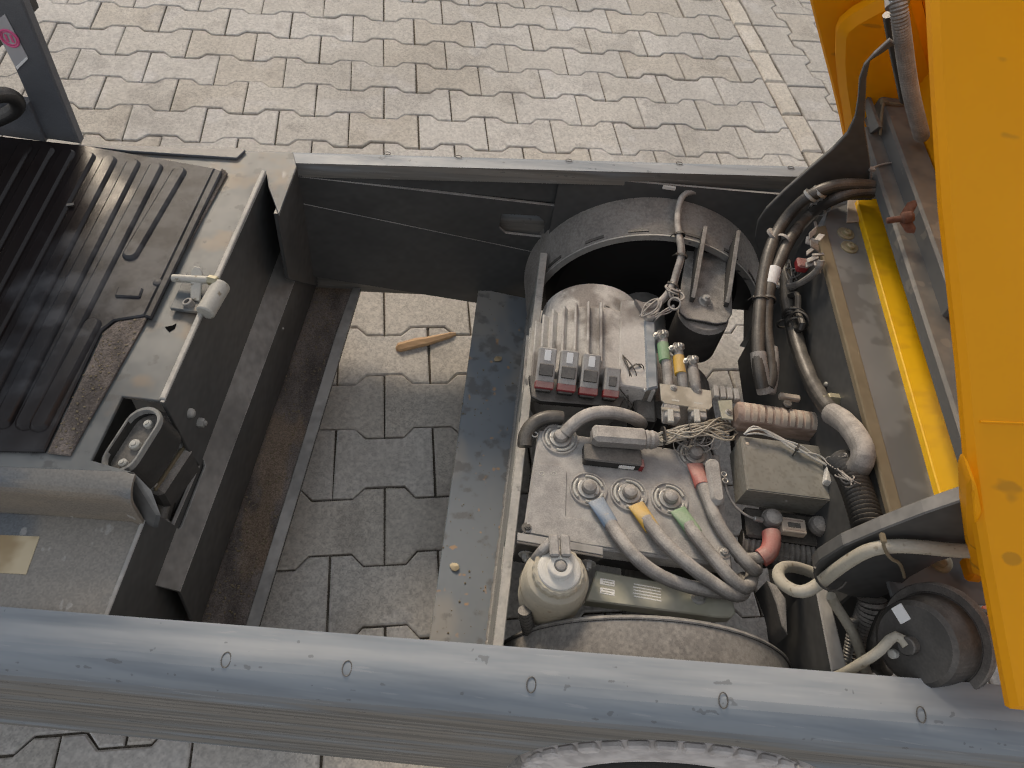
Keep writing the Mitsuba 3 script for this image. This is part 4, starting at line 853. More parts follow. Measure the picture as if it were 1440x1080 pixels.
part('sense_wire', tube([P(1018, 668, 0.38), P(1022, 690, 0.37), P(1034, 712, 0.365), P(1052, 726, 0.365), P(1068, 731, 0.365)], 0.0019, 8), 'cable_grey', 'thin wire from the controller to the left domed nut')
for u, v in ((1018, 667), (1020, 676)): part('sense_wire__lug', ring(P(u, v, 0.382), Z, 0.004, 0.0012), 'zinc')
part('sense_wire__crimp', cyl(P(1060, 729, 0.368), P(1073, 732, 0.366), 0.0042, 12), 'zinc')

# ------------------------------------------------------------------ fluid bottle and its bracket, plate with labels
bt = P(788, 797, 0.43)
part('fluid_bottle', lathe(bt - Z * 0.115, Z, [(0, 0.036), (0.005, 0.042), (0.02, 0.0445), (0.055, 0.0455), (0.078, 0.0445), (0.088, 0.040), (0.092, 0.034)], 48), 'cream_plastic', 'stained cream fluid bottle with a ribbed cap')
part('fluid_bottle__seam', lathe(bt - Z * 0.115, Z, [(0.05, 0.0462), (0.053, 0.0466), (0.056, 0.0462), (0.05, 0.0462)], 48), 'cream_plastic')
capm = []
V = []
nn = 72
pf = lambda i: 0.0335 + 0.0012 * (1 if (i // 2) % 2 else 0)
secs_ = []
for h, k in ((-0.026, 1.0), (-0.013, 1.0), (-0.010, 0.93)):
    secs_.append(np.array([bt + Z * h + pf(i) * k * (math.cos(i * 2 * math.pi / nn) * L + math.sin(i * 2 * math.pi / nn) * W) for i in range(nn)]))
part('fluid_bottle__ribbed_cap', loft(secs_, [(pf(i) * math.cos(i * 2 * math.pi / nn), pf(i) * math.sin(i * 2 * math.pi / nn)) for i in range(nn)]), 'cream_plastic', 'ribbed screw cap of the bottle', smooth=20)
part('fluid_bottle__cap_top', lathe(bt, Z, [(-0.012, 0.029), (-0.007, 0.028), (-0.005, 0.024), (-0.005, 0.0165), (0.003, 0.016), (0.004, 0.0145), (0.004, 0.009), (0.001, 0.0085), (0.001, 0.0005)], 36), 'white_plastic')
part('fluid_bottle__float_cap', hexbolt(bt + Z * 0.001, Z, 0.0075, 0.006, dome=True), 'cable_grey')
for u in (778, 794):
    a, b = P(u, 753, 0.437), P(u + 2, 783, 0.437); d = unit(b - a); part('fluid_bottle__clip', rbox((a + b) / 2, (0.0125, np.linalg.norm(b - a), 0.009), (np.cross(d, Z), d, Z), 0.002), 'cable_grey')
part('fluid_bottle__hose', tube([P(776, 762, 0.43), P(765, 772, 0.425), P(754, 786, 0.40), P(747, 800, 0.36)], 0.0075, 12), 'cable_grey')
ba_, bb_ = P(727, 760, 0.385), P(848, 781, 0.385); bd = unit(bb_ - ba_); bn_ = np.cross(bd, Z)
bn_ = bn_ if bn_ @ W < 0 else -bn_
part('bottle_bracket', prism(np.array([ba_, bb_, bb_ - Z * 0.035 - bd * 0.01, bb_ - Z * 0.06 - bd * 0.015, ba_ - Z * 0.06]), bn_ * 0.004, 0.0008), 'black_plastic', 'black bracket plate behind the bottle')
part('bottle_bracket__flange', prism(np.array([ba_, bb_, bb_ + W * 0.012, ba_ + W * 0.012]) + Z * 0.001, [0, 0, -0.004], 0.0008), 'frame_paint')
for u, v in ((741, 780), (826, 792)):
    q = PV(u, v, ba_ + bn_ * 0.004, bn_); part('bottle_bracket__bolt', hexbolt(q, bn_, 0.0068, 0.007, washer=0.012), 'zinc')
ep = [P(839, 802, 0.335), P(1012, 833, 0.335), P(1030, 838, 0.335), P(1035, 862, 0.335), P(1028, 868, 0.335), P(1010, 868, 0.335), P(824, 844, 0.335)]
part('module_plate', prism(np.array(ep), [0, 0, -0.022], 0.0018), 'green_plate', 'green-grey module plate with printed labels')
part('module_plate__screw', hexbolt(P(982, 840, 0.335), Z, 0.0072, 0.009, washer=0.011), 'zinc')
ed = unit(ep[1] - ep[0]); es = np.cross(Z, ed)
for u, v in ((854, 819), (854, 832)):
    c = P(u, v, 0.335)
    part('module_plate__label', rbox(c, (0.021, 0.009, 0.0012), (ed, es, Z), 0.0003), 'label_white')
    part('module_plate__label_print', cat(*[rbox(c + es * o + ed * rnd.uniform(-0.002, 0.002) + Z * 0.0008, (0.015, 0.0012, 0.0004), (ed, es, Z), 0.0001) for o in (-0.002, 0.0018)]), 'green_plate')
for i in range(5):
    c = P(910, 834, 0.335) + es * (0.010 - i * 0.0045) + ed * rnd.uniform(-0.002, 0.002)
    part('module_plate__print_line', rbox(c, (0.040, 0.0017, 0.0008), (ed, es, Z), 0.0001), 'label_white')
part('breather_hose', tube([P(738, 858, 0.36), P(742, 880, 0.33), P(748, 905, 0.29), P(750, 930, 0.25)], 0.0095, 14, corr=(0.006, 0.0016)), 'black_plastic')

# ------------------------------------------------------------------ terminals right of the motor, cables over the far wheel
for (u, v, tape, ln) in ((931, 472, 'tape_green', 24), (953, 490, 'tape_yellow', 24), (973, 508, 'cable_grey', 18)):
    zz = 0.41
    part('motor_lead', tube([P(u, v, zz), P(u + 2, v + 14, zz), P(u + 6, v + 40, zz - 0.006), P(u + 8, 552, zz - 0.02)], 0.0085, 12), 'cable_grey', {931: 'motor lead with a green sleeve', 953: 'motor lead with a yellow sleeve', 973: 'motor lead without a coloured sleeve'}[u])
    k = [q for q in scene if q.startswith(TT + '__motor_lead') and q.count('__') == 1][-1][len(TT) + 2:]
    part(f'{k}__bolt', cat(hexbolt(P(u, v, zz + 0.006), unit(Z + 0.5 * L), 0.0078, 0.008, washer=0.011), hexbolt(P(u - 7, v + 2, zz + 0.003), unit(Z - 0.6 * L), 0.0062, 0.007)), 'zinc')
    part(f'{k}__sleeve', tube([P(u + 1, v + 12, zz), P(u + 4, v + 12 + ln, zz - 0.004)], 0.0097, 14, smooth=False), tape)
part('lead_shield', rbox(P(916, 520, 0.375), (0.012, 0.06, 0.02), r=0.002), 'rust_bolt')
fcab = [P(1010, 276, 0.465), P(985, 270, 0.475), P(962, 274, 0.475), P(954, 292, 0.465), P(954, 330, 0.46), P(957, 360, 0.45), P(950, 385, 0.435), P(945, 402, 0.425), P(928, 424, 0.415), P(908, 434, 0.41)]
part('brake_cable', tube(fcab, 0.0058, 12), 'cable_grey', 'grey brake cable looping over the far wheel arch')
part('brake_cable__second_strand', tube([q + L * 0.006 - Z * 0.003 + W * 0.002 for q in fcab[3:]], 0.003, 8), 'cable_grey')
for i in (4, 5, 7): part('brake_cable__clip', tie(fcab[i] + L * 0.003, fcab[i + 1] - fcab[i], 0.0085, 0.004), 'cable_black')
part('brake_cable__knot', cat(*[ring(P(949 + rg.uniform(-6, 6), 418 + rg.uniform(-14, 12), 0.425), unit([rg.gauss(0, 1), rg.gauss(0, 1), 1]), 0.010, 0.0022, 18, 6) for _ in range(6)]), 'cable_grey')
wires('sensor_wires', [[P(930, 425, 0.42), P(918, 438, 0.415), P(905, 440, 0.412)], [P(925, 420, 0.42), P(915, 430, 0.42), P(902, 445, 0.41)], [P(948, 430, 0.42), P(935, 438, 0.415), P(925, 446, 0.41), P(920, 452, 0.40)]], 0.0014, 'cable_grey', 0.004, 4)
part('wall_clip', rbox(P(941, 264, 0.485), (0.024, 0.004, 0.008), r=0.001), 'white_plastic', 'small white clip under the far sill')
part('brake_hose', tube([P(1024, 262, 0.46), P(1030, 285, 0.44), P(1044, 305, 0.42)], 0.004, 8), 'cable_black')
part('brake_hose', tube([P(1050, 283, 0.47), P(1064, 276, 0.48), P(1080, 280, 0.48), P(1094, 290, 0.45)], 0.006, 10), 'cable_black')
# ------------------------------------------------------------------ latch on the deck strip, battery plug
zl_ = ZD + 0.002
part('latch', rbox(P(276, 412, zl_ + 0.002), (0.05, 0.075, 0.006), (unit(np.cross(unit(A - B), Z)), unit(A - B), Z), 0.001), 'deck_metal', 'pale latch lever with a hinge barrel on the deck strip')
part('latch__barrel', cyl(P(312, 400, zl_ + 0.014), P(288, 441, zl_ + 0.008), 0.0135, 24, 0.002), 'painted_latch')
part('latch__pin', cyl(P(242, 391, zl_ + 0.02), P(297, 394, zl_ + 0.022), 0.0058, 18, 0.001), 'painted_latch')
part('latch__collar', cyl(P(292, 393, zl_ + 0.022), P(306, 396, zl_ + 0.022), 0.0075, 6), 'brass_zinc')
lv = [P(268, 380, zl_ + 0.03), P(273, 374, zl_ + 0.032), P(281, 375, zl_ + 0.032), P(285, 383, zl_ + 0.028), P(281, 424, zl_ + 0.008), P(268, 421, zl_ + 0.008)]
lv = np.array(lv)
lc = lv.mean(0); ln_ = unit(np.cross(lv[2] - lv[0], lv[4] - lv[0])); lv = lv - ((lv - lc) @ ln_)[:, None] * ln_
part('latch__lever', prism(lv, -unit(ln_ * (1 if ln_[2] > 0 else -1)) * 0.006, 0.0015), 'painted_latch')
part('latch__nut', lathe(P(268, 430, zl_ + 0.003), unit(Z - 0.4 * L), [(0, 0.0045), (0, 0.0075), (0.009, 0.0075), (0.010, 0.0065), (0.010, 0.0045), (0.004, 0.0045), (0.004, 0.0005)], 20), 'cable_grey')
part('latch__slot', prism(np.array([P(232, 460, ZD - 0.0036), P(243, 458, ZD - 0.0036), P(248, 455, ZD - 0.0036), P(246, 462, ZD - 0.0036), P(238, 467, ZD - 0.0036)]), [0, 0, 0.0006]), 'dark_hole')
# weld and edge lip along the top of the bulkhead
te = [A + bn * 0.0, B + bn * 0.0]
part('bulkhead__top_lip', prism(np.array([A + Z * 0.001 - bn * 0.008, B + Z * 0.001 - bn * 0.008, B + Z * 0.001, A + Z * 0.001]), [0, 0, 0.006], 0.0015), 'light_frame')
# battery plug
pc0, pc1 = P(213, 605, 0.455), P(178, 652, 0.455)
pdir = unit(pc1 - pc0); pax = unit(Z * 0.93 - bn * 0.22 - 0.05 * W); pdir = unit(pdir - pax * (pdir @ pax)); pside = np.cross(pax, pdir)
pcen = (pc0 + pc1) / 2 + pax * 0.012
hl_ = np.linalg.norm(pc1 - pc0) / 2 - 0.002
def stadium(r, h, n=10): return [(h * pdir + r * (math.cos(t) * pside + math.sin(t) * pdir), ) [0] for t in np.linspace(0, math.pi, n)] + [(-h * pdir + r * (math.cos(t) * pside + math.sin(t) * pdir)) for t in np.linspace(math.pi, 2 * math.pi, n)]
so, si = stadium(0.0245, hl_), stadium(0.0215, hl_)
to2 = lambda q: (float(np.dot(q, pside)), float(np.dot(q, pdir)))
pcen = pcen + pax * 0.006
secs = [np.array([pcen + q + pax * o for q in sh]) for sh, o in ((so, -0.055), (so, 0.0), (si, 0.0), (si, -0.03))]
part('battery_plug', loft(secs, [to2(q) for q in so]), 'black_plastic', 'oval black battery plug with three pins in the deck cut-out')
for s, r in ((-0.030, 0.0058), (0.002, 0.0072), (0.030, 0.0058)):
    part('battery_plug__pin', cat(cyl(pcen + pdir * s - pax * 0.032, pcen + pdir * s - pax * 0.006, r, 18), lathe(pcen + pdir * s - pax * 0.0055, pax, [(0, r * 0.5), (0.001, r * 0.5), (0.0012, 0.001)], 14)), 'label_pale')
part('battery_plug__socket_floor', loft([np.array([pcen + q * 0.985 + pax * o for q in si]) for o in (-0.029, -0.013)], [to2(q) for q in si]), 'black_plastic')
part('battery_plug__rim', loft([np.array([pcen + q * k_ + pax * o for q in so]) for k_, o in ((1.01, -0.006), (1.015, 0.0), (0.99, 0.0022), (0.9, 0.0022), (0.885, 0.0), (0.885, -0.006))], [to2(q) for q in so], caps=False), 'light_frame')
part('battery_plug__ledge', rbox(pcen + pdir * 0.004 + pside * 0.021 - pax * 0.010, (0.006, 0.022, 0.018), (pside, pdir, pax), 0.001), 'label_pale')
cc = PV(238, 672, A - bn * 0.028, bn); cax = (unit(np.cross(bn, Z)), bn)
pd3 = unit(pdir - Z * pdir[2]); ps3 = np.cross(Z, pd3); ps3 = ps3 if ps3 @ bn > 0 else -ps3
part('plug_carrier', rbox(cc, (0.045, 0.085, 0.07), (ps3, pd3, Z), 0.006), 'dusty_rubber', 'dusty carrier block of the battery plug')
for k in range(4): part('plug_carrier__ridge', rbox(cc + ps3 * (-0.014 + k * 0.0085) + Z * 0.037, (0.004, 0.08, 0.006), (ps3, pd3, Z), 0.001), 'brown_seal')
for s in (-0.045, 0.042): part('plug_carrier__bolt', hexbolt(cc + ps3 * 0.006 + Z * 0.034 + pd3 * s * 0.8, Z, 0.0065, 0.008), 'zinc')
part('plug_carrier__top_bar', rbox(PV(236, 590, A - bn * 0.03, bn) - Z * 0.005, (0.045, 0.012, 0.03), (ps3, pd3, Z), 0.003), 'cable_grey')
bi = lambda u, v: PV(u, v, A - bn * 0.016, bn)
part('battery_cable', tube([bi(266, 632), bi(270, 655), bi(264, 685), bi(255, 716), bi(247, 745), bi(240, 780)], 0.0125, 16, corr=(0.0055, 0.0024)), 'cable_grey', 'corrugated cable conduit below the battery plug')
part('battery_cable', tube([bi(252, 625) - bn * 0.02, bi(252, 660) - bn * 0.01, bi(244, 700) - bn * 0.01, bi(234, 740) - bn * 0.01], 0.015, 16), 'cable_black', 'smooth dark cable beside the corrugated conduit')

# ------------------------------------------------------------------ rear bulkhead, rear plate, yellow strip
rw = [rA + unit(rA - rB) * 0.02, rB + unit(rB - rA) * 0.03, low(rB + unit(rB - rA) * 0.03, 0.16), low(rA + unit(rA - rB) * 0.02, 0.16)]
part('rear_bulkhead', prism(np.array(rw), -rwn * 0.006, 0.001), 'frame_paint', 'dark rear wall of the motor bay')
part('rear_bulkhead__seal', prism(np.array([rA + rwn * 0.002, P(1160, 318, zq), P(1275, 745, zq), rB + rwn * 0.002]) + Z * 0.004, [0, 0, -0.012], 0.002), 'brown_seal', 'brown seal along the edge of the rear plate')
rp_ = [P(1158, 318, zq), P(1165, 296, zq), P(1240, 270, zq), P(1382, 690, zq), P(1385, 760, zq), P(1275, 745, zq)]
part('rear_plate', prism(np.array(rp_), [0, 0, -0.006], 0.001), 'rear_plate', 'grey rear plate with dried water marks')
ys = [P(1205, 281, zq + 0.012), P(1238, 278, zq + 0.012), P(1373, 690, zq + 0.012), P(1327, 712, zq + 0.012)]
part('yellow_strip', prism(np.array(ys), [0, 0, -0.014], 0.0015), 'yellow_strip', 'bright yellow strip along the rear plate')
part('paper_tag', prism(np.array([P(1193, 276, zq + 0.004), P(1208, 275, zq + 0.004), P(1208, 311, zq + 0.004), P(1191, 312, zq + 0.004)]), [0, 0, -0.003], 0.0005), 'relay_cream', 'stained pale tag at the far end of the yellow strip')
for i, (u, v) in enumerate(((1189, 329), (1194, 348))):
    part('rear_washer', cat(lathe(P(u, v, zq), Z, [(0, 0.0145), (0.002, 0.0142), (0.003, 0.012), (0.003, 0.001)], 28), lathe(P(u + 2, v - 1, zq + 0.003), Z, [(0, 0.0075), (0.004, 0.007), (0.005, 0.004), (0.0035, 0.0035), (0.0035, 0.001)], 20)), 'brass_zinc', ('upper of the two bolts with washers on the rear plate', 'lower of the two bolts with washers on the rear plate')[i])
q = PV(1178, 563, rA, rwn)
part('bulkhead_nut', cat(hexbolt(q, rwn, 0.010, 0.016), cyl(q, q + rwn * 0.024, 0.005, 12)), 'brass_zinc', 'pale nut on the rear wall')
part('bulkhead_nut', hexbolt(PV(1162, 541, rA, rwn), rwn, 0.0045, 0.004, dome=True), 'light_frame')
part('cable_web', prism(np.array([P(1085, 430, 0.30), P(1118, 400, 0.30), P(1150, 600, 0.30), P(1104, 600, 0.30)]), [0, 0, -0.1], 0.002), 'frame_paint')
# harness behind the motor bay
hz_ = 0.40
part('taped_harness', tube([WF(1102, 372, hz_ + 0.02, 0.018), WF(1106, 398, hz_ + 0.02, 0.018), WF(1108, 425, hz_, 0.018), WF(1116, 465, hz_ - 0.01, 0.018), WF(1126, 500, hz_ - 0.01, 0.018), WF(1140, 535, hz_, 0.018), WF(1160, 568, hz_ + 0.005, 0.018), WF(1172, 582, hz_, 0.018)], 0.0125, 16, rough=0.10), 'cable_black', 'taped black wiring harness along the rear wall')
part('taped_harness__side_branch', tube([WF(1106, 420, hz_ + 0.01, 0.018), WF(1122, 425, hz_ + 0.01, 0.018), WF(1122, 440, hz_ + 0.01, 0.018), WF(1128, 455, hz_ + 0.008, 0.018), WF(1120, 466, hz_, 0.018)], 0.006, 10, rough=0.1), 'cable_black')
rg = random.Random(21)
part('taped_harness__tie_knot', cat(*[ring(WF(1112 + rg.uniform(-8, 14), 450 + rg.uniform(-6, 8), hz_ + 0.005, 0.018), unit([rg.gauss(0.3, 0.4), rg.gauss(1, 0.4), rg.gauss(0, 0.4)]), rg.uniform(0.012, 0.019), 0.0022, 20, 6) for _ in range(6)]), 'cable_black')
part('taped_harness__grey_loop', tube([WF(1082, 385, hz_ + 0.02, 0.018), WF(1090, 400, hz_ + 0.03, 0.018), WF(1112, 402, hz_ + 0.03, 0.018), WF(1135, 392, hz_ + 0.03, 0.018), WF(1152, 376, hz_ + 0.03, 0.018), WF(1155, 366, hz_ + 0.02, 0.018)], 0.0055, 10), 'cable_grey', 'grey cable sagging behind the harness')
part('red_connector', rbox(WF(1127, 373, hz_ + 0.02, 0.018), (0.019, 0.024, 0.016), r=0.003), 'fuse_red', 'small dusty red connector on the harness')
wires('red_connector__wires', [[WF(1127, 378, hz_ + 0.02, 0.018), WF(1118, 384, hz_ + 0.025, 0.018), WF(1112, 395, hz_ + 0.02, 0.018), WF(1110, 408, hz_ + 0.01, 0.018)], [WF(1110, 366, hz_ + 0.03, 0.018), WF(1108, 384, hz_ + 0.025, 0.018), WF(1112, 400, hz_ + 0.015, 0.018)]], 0.0012, 'cable_grey', 0.0045, 6)
part('foil_scrap', cat(*[rbox(WF(1147 + rg.uniform(-7, 7), 352 + k * 6, hz_ + 0.045 - k * 0.002, 0.018), (0.020, 0.012, 0.003), (unit([1, rg.gauss(0, 0.4), rg.gauss(0, 0.5)]), unit([rg.gauss(0, 0.3), 1, rg.gauss(0, 0.4)]), unit([rg.gauss(0, 0.4), 0, 1])), 0.001) for k in range(-4, 5)]), 'cable_grey', 'crumpled pale insulation beside the harness')
k1 = [P(1228, 262, 0.60), P(1205, 260, 0.605), P(1172, 262, 0.60), P(1140, 275, 0.58), P(1105, 308, 0.53), P(1083, 350, 0.505), P(1072, 400, 0.485), P(1067, 450, 0.47), P(1066, 500, 0.455), P(1072, 545, 0.43)]
k2 = [P(1228, 270, 0.595), P(1200, 271, 0.595), P(1172, 280, 0.58), P(1142, 300, 0.535), P(1112, 335, 0.515), P(1095, 370, 0.50), P(1082, 405, 0.485), P(1078, 440, 0.47), P(1078, 470, 0.46), P(1084, 510, 0.445), P(1080, 545, 0.43)]
part('rear_cable', tube(k1, 0.0105, 16), 'cable_black', 'smooth black cable arching from the cover frame into the motor bay')
part('rear_cable', tube(k2, 0.0102, 16, rough=0.05), 'cable_black', 'wrapped black cable arching beside the smooth one')
part('rear_cable__boot', tube([P(1066, 496, 0.456), P(1070, 525, 0.44), P(1076, 552, 0.42)], 0.0125, 14), 'cable_grey'); part('rear_cable_001__boot', tube([P(1083, 490, 0.45), P(1085, 520, 0.438), P(1080, 552, 0.42)], 0.012, 14), 'cable_grey')
part('rear_cable_001__white_tag', tube([P(1089, 378, 0.4965), P(1083, 401, 0.486)], 0.0118, 16, smooth=False), 'label_white', 'white tag sleeve on the wrapped cable')
for (a, b, m_) in ((k1[3], k2[3] + (k2[2] - k2[3]) * 0.3, 'zinc'), (k1[3] + (k1[2] - k1[3]) * 0.4, k2[2] + (k2[3] - k2[2]) * 0.4, 'zinc'), (P(1088, 330, 0.515), P(1102, 338, 0.515), 'cable_grey')):
    part('rear_cable__tie', cat(tie(a, k1[4] - k1[3], 0.012, 0.005, 0.0016), tie(b, k2[4] - k2[3], 0.0118, 0.005, 0.0016)), 'zinc' if m_ == 'zinc' else 'cable_grey')
part('rear_cable__tie', cat(tie(P(1070, 422, 0.478), k1[7] - k1[6], 0.012, 0.004), tie(P(1080, 422, 0.478), k1[7] - k1[6], 0.012, 0.004)), 'cable_black')

# ------------------------------------------------------------------ hinge arms, cover frame beams
hp = P(1068, 318, 0.475); 
hv = lambda u, v: PV(u, v, hp, W)
fa2 = [(1066, 352), (1062, 335), (1066, 312), (1078, 294), (1104, 268), (1138, 238), (1172, 209), (1192, 188), (1203, 165), (1207, 140), (1209, 112), (1216, 92), (1230, 76), (1252, 56), (1260, 62), (1240, 76), (1224, 86), (1219, 110), (1216, 176), (1224, 230), (1226, 282), (1180, 282), (1158, 292), (1140, 325), (1120, 350), (1095, 362)]
part('hinge_arm', prism(np.array([hv(*q) for q in fa2]), W * 0.008, 0.0015), 'light_frame' if False else 'frame_paint', 'dark curved far hinge arm of the raised cover')
np_ = P(1145, 803, 0.475); nv = lambda u, v: PV(u, v, np_, W)
na = [(1146, 812), (1144, 800), (1152, 789), (1186, 768), (1240, 745), (1300, 722), (1368, 699), (1395, 700), (1390, 772), (1366, 776), (1320, 790), (1280, 812), (1255, 833), (1235, 842), (1200, 840), (1165, 828)]
part('hinge_arm', prism(np.array([nv(*q) for q in na]), W * 0.018, 0.0018), 'frame_paint', 'dark near hinge arm crossing in front of the round lamp')
def beam(p, q, wL, h, name, lab=None, bsdf='beam_paint'):
    """Square tube; p, q: the near upper left edge."""
    d = unit(q - p); s = unit(np.cross(d, Z)); s = s if s @ L > 0 else -s
    return part(name, rbox((p + q) / 2 + s * wL / 2 - Z * h / 2, (np.linalg.norm(q - p), wL, h), (d, s, np.cross(d, s)), 0.004), bsdf, lab)
b1a = P(1213, 176, 0.62); b1b = P(1362, 640, 0.62); b1b = b1b + unit(b1b - b1a) * 0.12
sb_ = unit(np.cross(unit(b1b - b1a), Z)); sb_ = sb_ if sb_ @ L > 0 else -sb_
bw1 = 0.036
beam(b1a, b1b, bw1 + 0.01, 0.026, 'cover_frame', 'lower grey cross beam of the cover frame')
b2a = P(1219, 82, 0.65)
b2b = b2a + unit((b1b - b1a)) * 0.64
beam(b2a, b2b, 0.052, 0.06, 'cover_frame', 'upper grey cross beam of the cover frame')
part('cover_frame_001__gusset', prism(np.array([P(1215, 120, 0.64), P(1220, 96, 0.645), P(1250, 180, 0.645), P(1240, 190, 0.62)]), -L * 0.006), 'beam_paint')
part('cover_frame__edge_lug', cyl(P(1213, 146, 0.62), P(1213, 146, 0.62) + W * 0.02, 0.012, 24), 'light_frame')
bt_ = P(1243, 143, 0.655)
part('beam_tie', cat(rbox(bt_, (0.012, 0.012, 0.009), r=0.0015), tube([bt_, P(1262, 146, 0.656), P(1282, 145, 0.654)], 0.0022, 8), tube([bt_, P(1240, 160, 0.65), P(1238, 190, 0.63)], 0.0024, 8)), 'brown_seal', 'brown cable tie with a hanging tail on the upper beam')
part('beam_tie', cat(rbox(P(1226, 238, 0.622), (0.010, 0.008, 0.006), r=0.001), tube([P(1224, 238, 0.623), P(1238, 232, 0.624), P(1254, 229, 0.623)], 0.0018, 8), tube([P(1225, 240, 0.62), P(1224, 256, 0.60)], 0.002, 8)), 'cable_grey', 'grey cable tie round the lower beam')
wb = P(1277, 306, 0.655); wbd = unit(P(1250, 310, 0.645) - wb)
part('wing_bolt', cat(cyl(wb - wbd * 0.004, wb + wbd * 0.03, 0.0048, 14), lathe(wb - wbd * 0.008, wbd, [(0, 0.006), (0.004, 0.0095), (0.014, 0.0095), (0.018, 0.006)], 18)), 'rust_bolt', 'rusty wing bolt sticking out of the cover frame')
for s in (1, -1): part('wing_bolt__wing', trimesh.convex.convex_hull(np.vstack([np.array([wb + (W * 0.85 + Z * 0.5) * s * t + wbd * o + L * l for l in (-0.002, 0.002)]) for t, o in ((0.006, -0.004), (0.006, 0.010), (0.024, 0.0), (0.026, -0.008), (0.018, -0.010))])), 'rust_bolt')
hs2 = [P(1258, -30, 0.90), P(1265, 20, 0.87), P(1273, 80, 0.81), P(1281, 130, 0.755), P(1290, 168, 0.71), P(1296, 190, 0.67)]
part('conduit', tube(hs2, 0.0125, 18, corr=(0.0045, 0.0022)), 'cable_grey', 'corrugated conduit hanging beside the upper beam')
part('conduit__fitting', tube([P(1262, 8, 0.877), P(1257, -40, 0.905)], 0.016, 20, smooth=False), 'chrome', 'shiny fitting at the top of the conduit')
part('conduit__back_tube', tube([P(1249, 20, 0.84), P(1256, 60, 0.80), P(1264, 100, 0.76), P(1272, 140, 0.70)], 0.008, 12), 'cable_black')

# ------------------------------------------------------------------ raised cover
HB, HT = P(1426, 1000, 0.58), P(1312, -20, 1.02)
hd = unit(HT - HB)
ext = lambda t: HB + (HT - HB) * t
edge = [P(1440, 992, 0.585), HB, P(1392, 820, 0.70), P(1366, 650, 0.79), P(1343, 420, 0.88), P(1325, 250, 0.95), P(1298, 100, 1.0), P(1272, -20, 1.05)]
edge = np.array(edge)
# near side wall: a flat moulded panel standing along the tractor, its rim towards the bay
en = unit(np.cross(HT - HB, L)); en = en if en @ W < 0 else -en
pp = lambda u, v: PV(u, v, HB, en)
nw = [pp(1426, 1000), pp(1408, 905), pp(1391, 812), pp(1378, 735), pp(1366, 650), pp(1355, 520), pp(1342, 400), pp(1330, 290), pp(1323, 180), pp(1317, 80), pp(1311, -30), pp(1311, -30) + Z * 0.12, pp(1311, -30) + Z * 0.12 + L * 0.6, HB + L * 0.5]
part('cover', prism(np.array(nw), -en * 0.02, 0.006), 'hood_paint', 'big orange-yellow near side wall of the raised cover')
part('cover__seam', tube([pp(1378, 593) - en * -0.0005, pp(1400, 594) + en * 0.0005, pp(1425, 595) + en * 0.0005, pp(1520, 598) + en * 0.0005], 0.0012, 6, smooth=False), 'hood_paint')
fB, fT = P(1188, 200, 0.50), P(1134, -10, 0.80)
fn = unit(np.cross(fT - fB, L)); fn = fn if fn @ W < 0 else -fn
fp = lambda u, v: PV(u, v, fB, fn)
fw = [fp(1190, 215), fp(1180, 165), fp(1168, 115), fp(1154, 62), fp(1136, -10), fp(1130, -40), fp(1420, -60), fp(1330, 260), fp(1300, 330)]
part('cover', prism(np.array(fw), -fn * 0.012, 0.004), 'hood_paint', 'orange far side wall of the raised cover')
bf = fp(1178, 100) + fn * 0.03
bpv = lambda u, v: PV(u, v, fB + fn * 0.045, fn)
boss = [bpv(1191, 200), bpv(1186, 165), bpv(1179, 125), bpv(1176, 90), bpv(1177, 55), bpv(1183, 42), bpv(1200, 28), bpv(1245, 3), bpv(1290, -20), bpv(1320, 100), bpv(1250, 250)]
part('cover_001__boss', prism(np.array(boss), -fn * 0.044, 0.014), 'hood_paint', 'bright moulded boss inside the far wall of the cover')
k0, k1_ = fp(1330, 40) , pp(1420, 40)
bk0 = P(1300, 200, 0.62); 
bw_ = [P(1288, 60, 0.72) + L * 0.03, P(1420, 560, 0.62) + L * 0.03]
bdir = unit((bw_[1] - bw_[0]) * [1, 1, 0]); bno = np.cross(bdir, Z)
up_ = unit(Z + 0.12 * L)
bs = bw_[0] - bdir * 0.10 - up_ * 0.20; be = bs + bdir * min(0.95, max(0.5, -float((bs + up_ * 0.45 - HB) @ en) / float(bdir @ en)))
part('cover__back', prism(np.array([bs, be, be + up_ * 0.95, bs + up_ * 0.95]), unit(bno * (1 if bno @ L > 0 else -1)) * 0.012, 0.002), 'hood_paint', 'sunlit inside of the cover behind the cross beams')
nv3 = lambda u, v, o=0.03: PV(u, v, np_ - W * o, W)
tabp = np.array([nv3(*q) for q in ((1361, 690), (1368, 680), (1376, 692), (1386, 745), (1396, 812), (1389, 818), (1370, 812), (1362, 745))])
part('cover__lower_tab', prism(tabp, W * 0.04, 0.006), 'hood_paint', 'yellow moulded tab at the foot of the cover')
part('cover__tab_foot', rbox(P(1368, 800, 0.49), (0.022, 0.03, 0.02), r=0.004), 'hood_paint')

